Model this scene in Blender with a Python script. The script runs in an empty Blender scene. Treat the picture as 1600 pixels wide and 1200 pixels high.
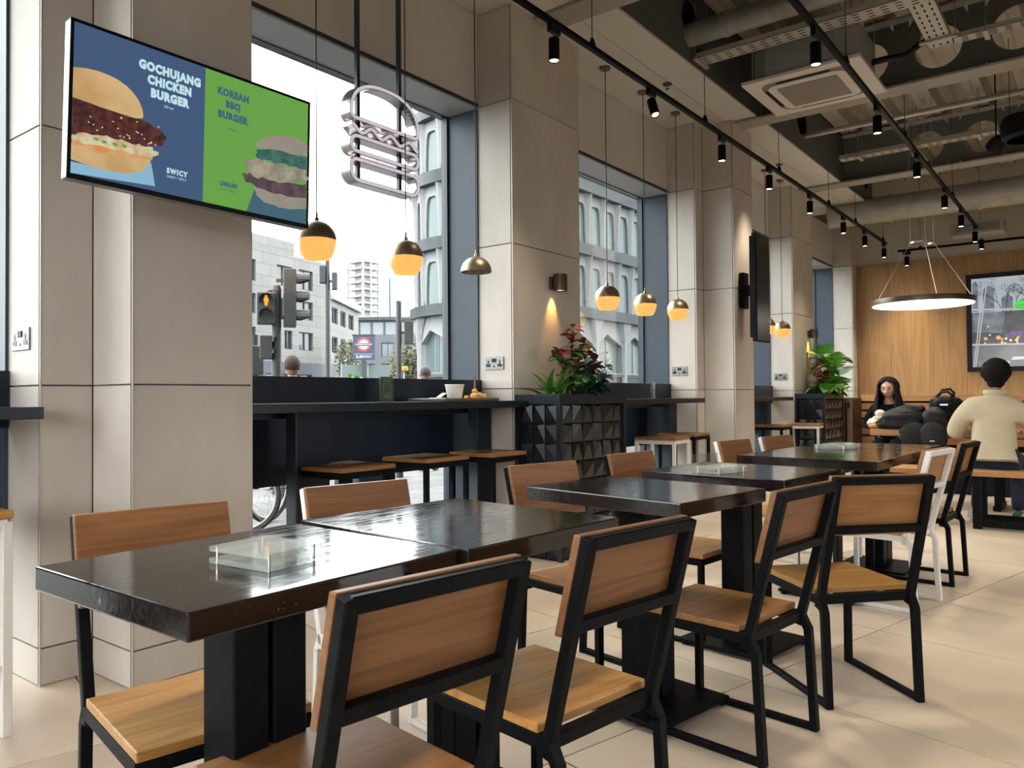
import bpy, bmesh, math, random
from mathutils import Vector, Matrix, Euler
R = math.radians
PI = math.pi
random.seed(11)
SC = bpy.context.scene
COL = SC.collection

# ------------------------------------------------------------------ camera, sky, exposure
YAW, PITCH, ROLL, FPX = R(37.606), R(0.979), R(-0.449), 1213.7
EYE = Vector((0.0, 0.0, 1.22))
fw = Vector((math.cos(YAW) * math.cos(PITCH), math.sin(YAW) * math.cos(PITCH), math.sin(PITCH)))
rt = Vector((math.sin(YAW), -math.cos(YAW), 0))
up = rt.cross(fw)
r2 = math.cos(ROLL) * rt + math.sin(ROLL) * up
u2 = -math.sin(ROLL) * rt + math.cos(ROLL) * up
cam_data = bpy.data.cameras.new('camera')
cam = bpy.data.objects.new('camera', cam_data)
COL.objects.link(cam)
m3 = Matrix((r2, u2, -fw)).transposed()
cam.matrix_world = Matrix.Translation(EYE) @ m3.to_4x4()
cam_data.sensor_fit = 'HORIZONTAL'
cam_data.sensor_width = 36.0
cam_data.lens = FPX * 36.0 / 1600.0
cam_data.clip_start = 0.05
cam_data.clip_end = 2000
SC.camera = cam

SKY_STRENGTH = 9.5
EXPOSURE = 0.0
world = bpy.data.worlds.new('overcast_sky')
SC.world = world
world.use_nodes = True
bg = world.node_tree.nodes['Background']
bg.inputs['Color'].default_value = (0.95, 0.975, 1.0, 1)
bg.inputs['Strength'].default_value = SKY_STRENGTH

SC.view_settings.view_transform = 'Standard'
SC.view_settings.look = 'None'
SC.view_settings.exposure = EXPOSURE
SC.view_settings.gamma = 1
SC.view_settings.use_curve_mapping = False
SC.cycles.use_denoising = True
SC.cycles.max_bounces = 10
SC.cycles.diffuse_bounces = 6
SC.cycles.glossy_bounces = 5
SC.cycles.transmission_bounces = 8
SC.cycles.transparent_max_bounces = 24
SC.cycles.caustics_reflective = False
SC.cycles.caustics_refractive = False
SC.cycles.sample_clamp_indirect = 6

sun_data = bpy.data.lights.new('hazy_sun', 'SUN')
sun_data.energy = 1.6
sun_data.angle = R(35)
sun_data.color = (1.0, 0.95, 0.88)
sun = bpy.data.objects.new('hazy_sun', sun_data)
COL.objects.link(sun)
sun.rotation_euler = Vector((0.05, -0.80, -0.60)).to_track_quat('-Z', 'Y').to_euler()

# ------------------------------------------------------------------ materials
def _nt(name):
    m = bpy.data.materials.new(name)
    m.use_nodes = True
    nt = m.node_tree
    b = nt.nodes['Principled BSDF']
    return m, nt, b

def _coords(nt, scale=(1, 1, 1), rnd=True, space='Object'):
    tc = nt.nodes.new('ShaderNodeTexCoord')
    mp = nt.nodes.new('ShaderNodeMapping')
    mp.inputs['Scale'].default_value = scale
    nt.links.new(tc.outputs[space], mp.inputs['Vector'])
    if not rnd:
        return mp.outputs['Vector'], None
    oi = nt.nodes.new('ShaderNodeObjectInfo')
    ml = nt.nodes.new('ShaderNodeMath'); ml.operation = 'MULTIPLY'; ml.inputs[1].default_value = 37.0
    nt.links.new(oi.outputs['Random'], ml.inputs[0])
    ad = nt.nodes.new('ShaderNodeVectorMath'); ad.operation = 'ADD'
    nt.links.new(mp.outputs['Vector'], ad.inputs[0])
    nt.links.new(ml.outputs[0], ad.inputs[1])
    return ad.outputs['Vector'], oi.outputs['Random']

def pbr(name, col, rough=0.5, metal=0.0, col2=None, scale=4.0, stretch=(1, 1, 1), detail=5, bump=0.0, bscale=None,
        rough2=None, spec=0.5, coat=0.0, vary=0.0, emit=None, estr=0.0, lo=0.35, hi=0.65, trans=0.0, ior=1.45, sub=0.0):
    m, nt, b = _nt(name)
    b.inputs['Base Color'].default_value = (*col, 1)
    b.inputs['Roughness'].default_value = rough
    b.inputs['Metallic'].default_value = metal
    b.inputs['Specular IOR Level'].default_value = spec
    b.inputs['Coat Weight'].default_value = coat
    b.inputs['Transmission Weight'].default_value = trans
    b.inputs['IOR'].default_value = ior
    if emit:
        b.inputs['Emission Color'].default_value = (*emit, 1)
        b.inputs['Emission Strength'].default_value = estr
    if col2 is None and bump == 0 and vary == 0:
        return m
    vec, rnd = _coords(nt, tuple(s * scale for s in stretch))
    nz = nt.nodes.new('ShaderNodeTexNoise')
    nz.inputs['Scale'].default_value = 1.0
    nz.inputs['Detail'].default_value = detail
    nz.inputs['Roughness'].default_value = 0.6
    nt.links.new(vec, nz.inputs['Vector'])
    out = None
    if col2 is not None:
        cr = nt.nodes.new('ShaderNodeValToRGB')
        cr.color_ramp.elements[0].position = lo
        cr.color_ramp.elements[1].position = hi
        cr.color_ramp.elements[0].color = (*col, 1)
        cr.color_ramp.elements[1].color = (*col2, 1)
        nt.links.new(nz.outputs['Fac'], cr.inputs['Fac'])
        out = cr.outputs['Color']
        if rough2 is not None:
            mr = nt.nodes.new('ShaderNodeMapRange')
            mr.inputs['From Min'].default_value = lo; mr.inputs['From Max'].default_value = hi
            mr.inputs['To Min'].default_value = rough; mr.inputs['To Max'].default_value = rough2
            nt.links.new(nz.outputs['Fac'], mr.inputs['Value'])
            nt.links.new(mr.outputs['Result'], b.inputs['Roughness'])
    if vary:
        hs = nt.nodes.new('ShaderNodeHueSaturation')
        mr = nt.nodes.new('ShaderNodeMapRange')
        mr.inputs['To Min'].default_value = 1 - vary; mr.inputs['To Max'].default_value = 1 + vary
        nt.links.new(rnd, mr.inputs['Value'])
        nt.links.new(mr.outputs['Result'], hs.inputs['Value'])
        if out is not None: nt.links.new(out, hs.inputs['Color'])
        else: hs.inputs['Color'].default_value = (*col, 1)
        out = hs.outputs['Color']
    if out is not None:
        nt.links.new(out, b.inputs['Base Color'])
    if bump:
        bp = nt.nodes.new('ShaderNodeBump')
        bp.inputs['Strength'].default_value = bump
        bp.inputs['Distance'].default_value = 0.01
        src = nz.outputs['Fac']
        if bscale:
            n2 = nt.nodes.new('ShaderNodeTexNoise')
            n2.inputs['Scale'].default_value = bscale
            n2.inputs['Detail'].default_value = 4
            nt.links.new(vec, n2.inputs['Vector'])
            src = n2.outputs['Fac']
        nt.links.new(src, bp.inputs['Height'])
        nt.links.new(bp.outputs['Normal'], b.inputs['Normal'])
    return m

def wood(name, c1, c2, axis=0, rough=0.45, vary=0.12, ring=7.0, coat=0.0):
    """timber with grain running along the given axis: stretched noise bands with finer pores on top"""
    m, nt, b = _nt(name)
    st = [ring, ring, ring]; st[axis] = ring * 0.12
    vec, rnd = _coords(nt, tuple(st))
    n1 = nt.nodes.new('ShaderNodeTexNoise'); n1.inputs['Scale'].default_value = 1; n1.inputs['Detail'].default_value = 3; n1.inputs['Distortion'].default_value = 0.6
    nt.links.new(vec, n1.inputs['Vector'])
    ml = nt.nodes.new('ShaderNodeMath'); ml.operation = 'MULTIPLY'; ml.inputs[1].default_value = 15.0
    nt.links.new(n1.outputs['Fac'], ml.inputs[0])
    fr = nt.nodes.new('ShaderNodeMath'); fr.operation = 'PINGPONG'; fr.inputs[1].default_value = 1.0
    nt.links.new(ml.outputs[0], fr.inputs[0])
    sv = nt.nodes.new('ShaderNodeVectorMath'); sv.operation = 'MULTIPLY'
    s2 = [16, 16, 16]; s2[axis] = 2.2
    sv.inputs[1].default_value = s2
    nt.links.new(vec, sv.inputs[0])
    n2 = nt.nodes.new('ShaderNodeTexNoise'); n2.inputs['Scale'].default_value = 1; n2.inputs['Detail'].default_value = 4
    nt.links.new(sv.outputs['Vector'], n2.inputs['Vector'])
    mx = nt.nodes.new('ShaderNodeMath'); mx.operation = 'MULTIPLY_ADD'; mx.inputs[1].default_value = 0.38
    nt.links.new(fr.outputs[0], mx.inputs[0]); nt.links.new(n2.outputs['Fac'], mx.inputs[2])
    cr = nt.nodes.new('ShaderNodeValToRGB')
    cr.color_ramp.elements[0].position = 0.3; cr.color_ramp.elements[1].position = 1.0
    cr.color_ramp.elements[0].color = (*c1, 1); cr.color_ramp.elements[1].color = (*c2, 1)
    nt.links.new(mx.outputs[0], cr.inputs['Fac'])
    hs = nt.nodes.new('ShaderNodeHueSaturation')
    mr = nt.nodes.new('ShaderNodeMapRange')
    mr.inputs['To Min'].default_value = 1 - vary; mr.inputs['To Max'].default_value = 1 + vary
    nt.links.new(rnd, mr.inputs['Value']); nt.links.new(mr.outputs['Result'], hs.inputs['Value'])
    nt.links.new(cr.outputs['Color'], hs.inputs['Color'])
    nt.links.new(hs.outputs['Color'], b.inputs['Base Color'])
    b.inputs['Roughness'].default_value = rough
    b.inputs['Coat Weight'].default_value = coat
    bp = nt.nodes.new('ShaderNodeBump'); bp.inputs['Strength'].default_value = 0.12; bp.inputs['Distance'].default_value = 0.004
    nt.links.new(n2.outputs['Fac'], bp.inputs['Height']); nt.links.new(bp.outputs['Normal'], b.inputs['Normal'])
    return m

def glass_pane(name, tint=(1, 1, 1), refl=0.05, rough=0.0):
    """thin clear sheet: mostly see-through, a little mirror that grows at grazing angles"""
    m = bpy.data.materials.new(name); m.use_nodes = True
    nt = m.node_tree; nt.nodes.clear()
    o = nt.nodes.new('ShaderNodeOutputMaterial')
    t = nt.nodes.new('ShaderNodeBsdfTransparent'); t.inputs['Color'].default_value = (*tint, 1)
    g = nt.nodes.new('ShaderNodeBsdfGlossy'); g.inputs['Roughness'].default_value = rough
    lw = nt.nodes.new('ShaderNodeLayerWeight'); lw.inputs['Blend'].default_value = 0.18
    mr = nt.nodes.new('ShaderNodeMapRange'); mr.inputs['To Min'].default_value = refl * 0.4; mr.inputs['To Max'].default_value = 0.6
    nt.links.new(lw.outputs['Fresnel'], mr.inputs['Value'])
    mx = nt.nodes.new('ShaderNodeMixShader')
    nt.links.new(mr.outputs['Result'], mx.inputs['Fac'])
    nt.links.new(t.outputs[0], mx.inputs[1]); nt.links.new(g.outputs[0], mx.inputs[2])
    nt.links.new(mx.outputs[0], o.inputs['Surface'])
    return m

def frosted(name, tint, haze):
    m = glass_pane(name, tint, .07, .05)
    nt = m.node_tree
    o = [n for n in nt.nodes if n.type == 'OUTPUT_MATERIAL'][0]
    src = o.inputs['Surface'].links[0].from_socket
    d = nt.nodes.new('ShaderNodeBsdfDiffuse'); d.inputs['Color'].default_value = (.8, .84, .82, 1)
    mx = nt.nodes.new('ShaderNodeMixShader'); mx.inputs['Fac'].default_value = haze
    nt.links.new(src, mx.inputs[1]); nt.links.new(d.outputs[0], mx.inputs[2]); nt.links.new(mx.outputs[0], o.inputs['Surface'])
    return m

def glow(name, col, strength, col2=None, scale=3):
    m, nt, b = _nt(name)
    b.inputs['Base Color'].default_value = (*[c * 0.12 for c in col], 1)
    b.inputs['Roughness'].default_value = 0.25
    b.inputs['Emission Color'].default_value = (*col, 1)
    b.inputs['Emission Strength'].default_value = strength
    if col2:
        vec, rnd = _coords(nt, (scale, scale, scale))
        nz = nt.nodes.new('ShaderNodeTexNoise'); nz.inputs['Scale'].default_value = 1; nz.inputs['Detail'].default_value = 6
        nt.links.new(vec, nz.inputs['Vector'])
        cr = nt.nodes.new('ShaderNodeValToRGB')
        cr.color_ramp.elements[0].position = 0.38; cr.color_ramp.elements[1].position = 0.62
        cr.color_ramp.elements[0].color = (*col, 1); cr.color_ramp.elements[1].color = (*col2, 1)
        nt.links.new(nz.outputs['Fac'], cr.inputs['Fac'])
        nt.links.new(cr.outputs['Color'], b.inputs['Emission Color'])
    return m

M = {}
M['stone_tile'] = pbr('stone_tile', (0.47, 0.425, 0.37), 0.6, col2=(0.56, 0.51, 0.45), scale=1.8, stretch=(1.3, 1.3, 0.6), detail=8, bump=0.05, bscale=14, vary=0.03)
M['grout'] = pbr('grout', (0.17, 0.155, 0.14), 0.9)
M['corner_metal'] = pbr('corner_metal', (0.45, 0.42, 0.38), 0.5, 0.2)
M['floor_tile'] = pbr('floor_tile', (0.55, 0.455, 0.355), 0.33, col2=(0.66, 0.56, 0.45), scale=1.6, detail=8, rough2=0.5, vary=0.03, bump=0.03, bscale=9)
M['floor_grout'] = pbr('floor_grout', (0.10, 0.085, 0.07), 0.9)
M['plaster'] = pbr('plaster', (0.46, 0.44, 0.40), 0.8, col2=(0.5, 0.475, 0.43), scale=2, detail=4)
M['beige_wall'] = pbr('beige_wall', (0.5, 0.46, 0.38), 0.8)
M['soffit_paint'] = pbr('soffit_paint', (0.52, 0.50, 0.46), 0.75, col2=(0.56, 0.54, 0.49), scale=1.5)
M['lintel'] = pbr('lintel', (0.56, 0.535, 0.50), 0.55, col2=(0.61, 0.585, 0.545), scale=1.2, stretch=(1, 1, .5))
M['navy_metal'] = pbr('navy_metal', (0.046, 0.062, 0.085), 0.45, col2=(0.054, 0.071, 0.096), scale=3, spec=.35)
M['frame_dark'] = pbr('frame_dark', (0.03, 0.04, 0.055), 0.4)
M['reveal_grey'] = pbr('reveal_grey', (0.40, 0.43, 0.46), 0.5)
M['pane'] = glass_pane('window_glass', (0.97, 0.99, 0.985), 0.05)
M['deck'] = pbr('deck', (0.36, 0.325, 0.265), 0.6, col2=(0.30, 0.27, 0.22), scale=3, stretch=(.3, 1, 1))
M['steel_grey'] = pbr('steel_grey', (0.082, 0.09, 0.08), 0.6, col2=(0.10, 0.108, 0.095), scale=2)
M['flange'] = pbr('flange', (0.30, 0.285, 0.25), 0.6)
M['fascia'] = pbr('fascia', (0.072, 0.078, 0.078), 0.65, col2=(0.088, 0.094, 0.09), scale=1.5)
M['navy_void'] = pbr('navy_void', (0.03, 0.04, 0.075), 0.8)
M['galv'] = pbr('galv', (0.34, 0.325, 0.29), 0.5, 0.3, col2=(0.41, 0.39, 0.35), scale=5)
M['galv_dark'] = pbr('galv_dark', (0.2, 0.2, 0.185), 0.5, 0.3, col2=(0.26, 0.26, 0.24), scale=5)
M['ac_white'] = pbr('ac_white', (0.62, 0.59, 0.54), 0.5)
M['ac_grille'] = pbr('ac_grille', (0.22, 0.19, 0.17), 0.6)
M['ac_body'] = pbr('ac_body', (0.30, 0.305, 0.29), 0.5, 0.3)
M['black_metal'] = pbr('black_metal', (0.004, 0.005, 0.0065), 0.45, col2=(0.007, 0.0078, 0.009), scale=30, detail=3, spec=.08)
M['black_plastic'] = pbr('black_plastic', (0.005, 0.005, 0.006), 0.4, spec=.25)
M['matt_black'] = pbr('matt_black', (0.009, 0.009, 0.010), 0.75, spec=.2)
M['counter_black'] = pbr('counter_black', (0.008, 0.012, 0.018), 0.32, col2=(0.011, 0.016, 0.024), scale=20, spec=.35)
M['counter_panel'] = pbr('counter_panel', (0.009, 0.017, 0.032), 0.4, spec=.3)
M['white_metal'] = pbr('white_metal', (0.72, 0.70, 0.67), 0.45, col2=(0.64, 0.61, 0.57), scale=14, lo=.55, hi=.75)
M['oak'] = wood('oak', (0.30, 0.138, 0.034), (0.50, 0.265, 0.075), 0, 0.4, 0.14, 6.5)
M['oak_dark'] = wood('oak_dark', (0.20, 0.088, 0.027), (0.345, 0.165, 0.054), 0, 0.38, 0.10, 6.5)
M['oak_y'] = wood('oak_y', (0.29, 0.135, 0.045), (0.46, 0.235, 0.085), 1, 0.45, 0.08, 4.5)
M['wall_plank'] = wood('wall_plank', (0.26, 0.135, 0.048), (0.385, 0.215, 0.082), 2, 0.5, 0.10, 3.2)
M['walnut'] = wood('walnut', (0.045, 0.022, 0.011), (0.085, 0.045, 0.022), 2, 0.5, 0.08, 5)
M['brass'] = pbr('brass', (0.235, 0.19, 0.125), 0.40, 0.9, col2=(0.29, 0.235, 0.16), scale=6, stretch=(1, 1, 12), detail=3)
M['bronze'] = pbr('bronze', (0.12, 0.095, 0.07), 0.4, 0.85)
M['chrome'] = pbr('chrome', (0.6, 0.59, 0.57), 0.25, 0.95)
M['steel_plate'] = pbr('steel_plate', (0.20, 0.195, 0.185), 0.4, 0.5)
M['amber'] = glow('amber_glass', (1.0, 0.50, 0.125), 1.0)
M['amber_core'] = glow('amber_core', (1.0, 0.72, 0.3), 1.6)
M['lens'] = glow('lamp_lens', (1.0, 0.83, 0.58), 9.0)
M['lens_dim'] = glow('lamp_lens_dim', (1.0, 0.85, 0.62), 1.6)
M['ring_light'] = glow('ring_diffuser', (1.0, 0.90, 0.78), 5.0)
M['acrylic'] = glass_pane('acrylic', (0.97, 0.985, 0.98), 0.12, 0.02)
M['acrylic_edge'] = frosted('acrylic_edge', (0.93, 0.96, 0.945), 0.20)
M['cord'] = pbr('cord', (0.02, 0.018, 0.018), 0.6)
M['wire'] = pbr('wire', (0.5, 0.43, 0.34), 0.4, 0.6)
M['sign_face'] = pbr('sign_face', (0.66, 0.62, 0.72), 0.4, emit=(0.72, 0.66, 0.82), estr=0.6)
M['sign_side'] = pbr('sign_side', (0.34, 0.31, 0.29), 0.22, 0.95)
M['paper'] = pbr('paper', (0.74, 0.72, 0.68), 0.7)
M['paper_warm'] = pbr('paper_warm', (0.72, 0.64, 0.5), 0.7)
M['fries'] = pbr('fries', (0.62, 0.27, 0.07), 0.6, col2=(0.75, 0.45, 0.16), scale=60)
M['tray_grey'] = pbr('tray_grey', (0.10, 0.09, 0.08), 0.4)
M['fork_wood'] = pbr('fork_wood', (0.30, 0.12, 0.07), 0.6)
M['card_green'] = pbr('card_green', (0.055, 0.115, 0.055), 0.5)
M['card_line'] = pbr('card_line', (0.30, 0.42, 0.26), 0.5)
M['tile_black'] = pbr('tile_black', (0.009, 0.011, 0.014), 0.25, col2=(0.013, 0.015, 0.018), scale=15, spec=.35)
M['soil'] = pbr('soil', (0.035, 0.024, 0.016), 0.95, col2=(0.07, 0.05, 0.03), scale=40, bump=.4)
M['leaf_green'] = pbr('leaf_green', (0.05, 0.16, 0.03), 0.4, col2=(0.10, 0.26, 0.05), scale=12, vary=0.25)
M['leaf_bright'] = pbr('leaf_bright', (0.10, 0.34, 0.03), 0.38, col2=(0.2, 0.48, 0.06), scale=9, vary=0.2)
M['leaf_dark'] = pbr('leaf_dark', (0.016, 0.05, 0.03), 0.3, col2=(0.03, 0.085, 0.045), scale=12, vary=0.25)
M['leaf_red'] = pbr('leaf_red', (0.24, 0.025, 0.04), 0.42, col2=(0.12, 0.03, 0.028), scale=12, vary=0.3)
M['leaf_orange'] = pbr('leaf_orange', (0.6, 0.09, 0.035), 0.45, col2=(0.45, 0.06, 0.03), scale=12, vary=0.2)
M['leaf_yellow'] = pbr('leaf_yellow', (0.5, 0.36, 0.09), 0.45, col2=(0.30, 0.20, 0.05), scale=9, vary=0.2)
M['leaf_brown'] = pbr('leaf_brown', (0.09, 0.04, 0.014), 0.5, col2=(0.16, 0.07, 0.02), scale=9, vary=0.3)
M['stem'] = pbr('stem', (0.05, 0.05, 0.02), 0.6)

# ------------------------------------------------------------------ mesh helpers
class MB:
    def __init__(s):
        s.v = []; s.f = []; s.mi = []; s.cur = 0; s.xf = None
    def add(s, verts, faces):
        b = len(s.v)
        for p in verts:
            p = Vector(p)
            s.v.append(s.xf @ p if s.xf else p)
        for f in faces:
            s.f.append([b + i for i in f]); s.mi.append(s.cur)
        return s
    def box(s, x0, x1, y0, y1, z0, z1):
        return s.add([(x0, y0, z0), (x1, y0, z0), (x1, y1, z0), (x0, y1, z0), (x0, y0, z1), (x1, y0, z1), (x1, y1, z1), (x0, y1, z1)],
                     [(0, 3, 2, 1), (4, 5, 6, 7), (0, 1, 5, 4), (1, 2, 6, 5), (2, 3, 7, 6), (3, 0, 4, 7)])
    def cbox(s, c, d):
        return s.box(c[0] - d[0] / 2, c[0] + d[0] / 2, c[1] - d[1] / 2, c[1] + d[1] / 2, c[2] - d[2] / 2, c[2] + d[2] / 2)
    def bar(s, p, q, w, h, upv=(0, 0, 1)):
        p = Vector(p); q = Vector(q); d = (q - p).normalized()
        upv = Vector(upv)
        sd = d.cross(upv)
        if sd.length < 1e-4: sd = d.cross(Vector((1, 0, 0)))
        sd.normalize(); un = sd.cross(d).normalized()
        a = sd * w / 2; b = un * h / 2
        return s.add([p - a - b, p + a - b, p + a + b, p - a + b, q - a - b, q + a - b, q + a + b, q - a + b],
                     [(0, 3, 2, 1), (4, 5, 6, 7), (0, 1, 5, 4), (1, 2, 6, 5), (2, 3, 7, 6), (3, 0, 4, 7)])
    def cyl(s, p, q, r0, r1=None, n=12, cap=True):
        p = Vector(p); q = Vector(q); r1 = r0 if r1 is None else r1
        d = (q - p).normalized()
        a = d.cross(Vector((0, 0, 1)))
        if a.length < 1e-4: a = Vector((1, 0, 0))
        a.normalize(); b = d.cross(a)
        vs = []
        for k in range(n):
            t = 2 * PI * k / n
            e = a * math.cos(t) + b * math.sin(t)
            vs.append(p + e * r0)
        for k in range(n):
            t = 2 * PI * k / n
            e = a * math.cos(t) + b * math.sin(t)
            vs.append(q + e * r1)
        fs = [(k, (k + 1) % n, n + (k + 1) % n, n + k) for k in range(n)]
        if cap:
            fs.append(tuple(range(n - 1, -1, -1))); fs.append(tuple(range(n, 2 * n)))
        return s.add(vs, fs)
    def lathe(s, prof, c=(0, 0, 0), n=24, sx=1.0, sy=1.0):
        c = Vector(c); vs = []; fs = []
        for r, z in prof:
            for k in range(n):
                t = 2 * PI * k / n
                vs.append(c + Vector((r * math.cos(t) * sx, r * math.sin(t) * sy, z)))
        for i in range(len(prof) - 1):
            for k in range(n):
                fs.append((i * n + k, i * n + (k + 1) % n, (i + 1) * n + (k + 1) % n, (i + 1) * n + k))
        if prof[0][0] > 1e-4: fs.append(tuple(range(n - 1, -1, -1))) if prof[0] != prof[-1] else None
        if prof[-1][0] > 1e-4 and prof[0] != prof[-1]: fs.append(tuple((len(prof) - 1) * n + k for k in range(n)))
        return s.add(vs, fs)
    def prism(s, pts, a, b, plane='xz'):
        """polygon in a coordinate plane, extruded along the third axis from a to b"""
        def mk(u, w, t):
            return {'xz': (u, t, w), 'xy': (u, w, t), 'yz': (t, u, w)}[plane]
        n = len(pts)
        vs = [mk(u, w, a) for u, w in pts] + [mk(u, w, b) for u, w in pts]
        fs = [tuple(range(n)), tuple(range(2 * n - 1, n - 1, -1))]
        fs += [(k, n + k, n + (k + 1) % n, (k + 1) % n) for k in range(n)]
        return s.add(vs, fs)
    def tube(s, pts, r, n=8, closed=False, taper=None):
        pts = [Vector(p) for p in pts]; N = len(pts); vs = []; fs = []
        prev = None
        for i, p in enumerate(pts):
            if closed: d = pts[(i + 1) % N] - pts[i - 1]
            else: d = pts[min(i + 1, N - 1)] - pts[max(i - 1, 0)]
            d.normalize()
            if prev is None:
                a = d.cross(Vector((0, 0, 1)))
                if a.length < 1e-3: a = d.cross(Vector((1, 0, 0)))
            else:
                a = prev - d * prev.dot(d)
            a.normalize(); prev = a; b = d.cross(a)
            rr = r if taper is None else r * (1 + (taper - 1) * i / max(1, N - 1))
            for k in range(n):
                t = 2 * PI * k / n
                vs.append(p + (a * math.cos(t) + b * math.sin(t)) * rr)
        M_ = N if closed else N - 1
        for i in range(M_):
            for k in range(n):
                j = (i + 1) % N
                fs.append((i * n + k, i * n + (k + 1) % n, j * n + (k + 1) % n, j * n + k))
        if not closed:
            fs.append(tuple(range(n - 1, -1, -1))); fs.append(tuple((N - 1) * n + k for k in range(n)))
        return s.add(vs, fs)
    def ball(s, c, r, sx=1, sy=1, sz=1, nu=16, nv=10):
        prof = [(max(1e-5, math.sin(PI * i / nv)) * r, -math.cos(PI * i / nv) * r * sz) for i in range(nv + 1)]
        return s.lathe(prof, c, nu, sx, sy)
    def data(s, name, mats, smooth=False, bev=0.0, seg=1):
        me = bpy.data.meshes.new(name)
        me.from_pydata([tuple(p) for p in s.v], [], s.f)
        mats = mats if isinstance(mats, (list, tuple)) else [mats]
        for mm in mats: me.materials.append(mm)
        if len(mats) > 1: me.polygons.foreach_set('material_index', s.mi)
        bm = bmesh.new(); bm.from_mesh(me)
        bmesh.ops.recalc_face_normals(bm, faces=bm.faces)
        if bev:
            es = [e for e in bm.edges if len(e.link_faces) == 2 and e.calc_face_angle(0) > R(35)]
            bmesh.ops.bevel(bm, geom=es, offset=bev, segments=seg, affect='EDGES', profile=0.6, clamp_overlap=True)
        bm.to_mesh(me); bm.free()
        if smooth:
            me.polygons.foreach_set('use_smooth', [True] * len(me.polygons))
            me.set_sharp_from_angle(angle=R(38))
        me.update()
        return me
    def obj(s, name, mats, parent=None, smooth=False, bev=0.0, seg=1, loc=None):
        o = bpy.data.objects.new(name, s.data(name, mats, smooth, bev, seg))
        COL.objects.link(o)
        if parent is not None: o.parent = parent
        if loc is not None: o.location = loc
        return o

def tag(o, label=None, cat=None, group=None, kind=None):
    if label: o['label'] = label
    if cat: o['category'] = cat
    if group: o['group'] = group
    if kind: o['kind'] = kind
    return o
def thing(name, label, cat, loc=(0, 0, 0), rz=0.0, group=None, kind=None):
    o = bpy.data.objects.new(name, None); COL.objects.link(o)
    o.empty_display_size = 0.1
    o.location = loc; o.rotation_euler = (0, 0, rz)
    return tag(o, label, cat, group, kind)
def part(name, me, parent, loc=(0, 0, 0), rot=(0, 0, 0), scale=(1, 1, 1)):
    o = bpy.data.objects.new(name, me); COL.objects.link(o)
    o.parent = parent; o.location = loc; o.rotation_euler = rot; o.scale = scale
    return o
def copy_thing(root, label, loc=None, rz=None, group=None):
    def rec(o, par):
        c = o.copy(); COL.objects.link(c)
        if par is not None: c.parent = par
        for ch in o.children: rec(ch, c)
        return c
    r = rec(root, None)
    if loc is not None: r.location = loc
    if rz is not None: r.rotation_euler = (0, 0, rz)
    r['label'] = label
    if group: r['group'] = group
    return r
def text(body, size, mat, parent, name, xf, bold=0.0, ext=0.0004, align='CENTER', space=1.0):
    """flat lettering; local x right, local y up, placed by matrix xf"""
    cu = bpy.data.curves.new(name, 'FONT')
    cu.body = body; cu.size = size; cu.align_x = align; cu.align_y = 'CENTER'; cu.offset = bold; cu.extrude = ext; cu.space_character = space
    cu.resolution_u = 3
    o = bpy.data.objects.new(name, cu); COL.objects.link(o)
    me = bpy.data.meshes.new_from_object(o)
    bpy.data.objects.remove(o)
    me.transform(xf); me.materials.clear(); me.materials.append(mat)
    t = bpy.data.objects.new(name, me); COL.objects.link(t)
    if parent is not None: t.parent = parent
    return t
UPRIGHT = Matrix.Rotation(PI / 2, 4, 'X')

# ------------------------------------------------------------------ the room
X0, X1, Y0, YW = -4.5, 15.05, -5.6, 3.98     # back of the room behind the camera, far wood wall, side wall, window wall
ZS, ZD = 4.28, 4.95                          # painted soffit, underside of the steel deck
ROWS = [0.0, 0.16, 1.287, 2.414, 3.541, 4.28]

# floor: grout bed with big square tiles laid at an angle to the walls
fl = MB().box(X0, X1, Y0, 4.36, -0.12, -0.008).obj('floor', M['floor_grout'])
tag(fl, 'beige stone tiled restaurant floor laid at an angle to the walls', 'floor', kind='structure')
def clip(poly, rect):
    for ax, val, keep_hi in ((0, rect[0], 1), (0, rect[1], 0), (1, rect[2], 1), (1, rect[3], 0)):
        out = []
        for i in range(len(poly)):
            a, b = poly[i - 1], poly[i]
            ia = (a[ax] >= val) if keep_hi else (a[ax] <= val)
            ib = (b[ax] >= val) if keep_hi else (b[ax] <= val)
            if ia != ib:
                t = (val - a[ax]) / (b[ax] - a[ax])
                out.append((a[0] + t * (b[0] - a[0]), a[1] + t * (b[1] - a[1])))
            if ib: out.append(b)
        poly = out
        if not poly: break
    return poly
TA = R(-13.5); TC, TS = math.cos(TA), math.sin(TA)
TW, TH = 1.115, 1.127
tile_me = MB().box(-TW / 2 + .0035, TW / 2 - .0035, -TH / 2 + .0035, TH / 2 - .0035, -0.008, 0).data('floor_tile', M['floor_tile'])
for i in range(-9, 18):
    for j in range(-10, 8):
        n2 = 2.89 + (i + .5) * TW; n1 = 1.96 + (j + .5) * TH
        cx, cy = n2 * TC - n1 * TS, n2 * TS + n1 * TC
        if math.hypot(cx, cy) > 17 or cx < -1.2: continue
        poly = []
        for du, dv in ((-1, -1), (1, -1), (1, 1), (-1, 1)):
            a = n2 + du * (TW / 2 - .003); b = n1 + dv * (TH / 2 - .003)
            poly.append((a * TC - b * TS, a * TS + b * TC))
        inside = all(X0 < p[0] < X1 and Y0 < p[1] < 4.3 for p in poly)
        if inside:
            part('tile', tile_me, fl, (cx, cy, 0), (0, 0, TA))
        else:
            c = clip(poly, (X0, X1, Y0, 4.3))
            if len(c) >= 3:
                ar = abs(sum(c[k - 1][0] * c[k][1] - c[k][0] * c[k - 1][1] for k in range(len(c)))) / 2
                if ar > 0.02: MB().prism(c, -0.008, 0, 'xy').obj('tile', M['floor_tile'], fl)
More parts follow.
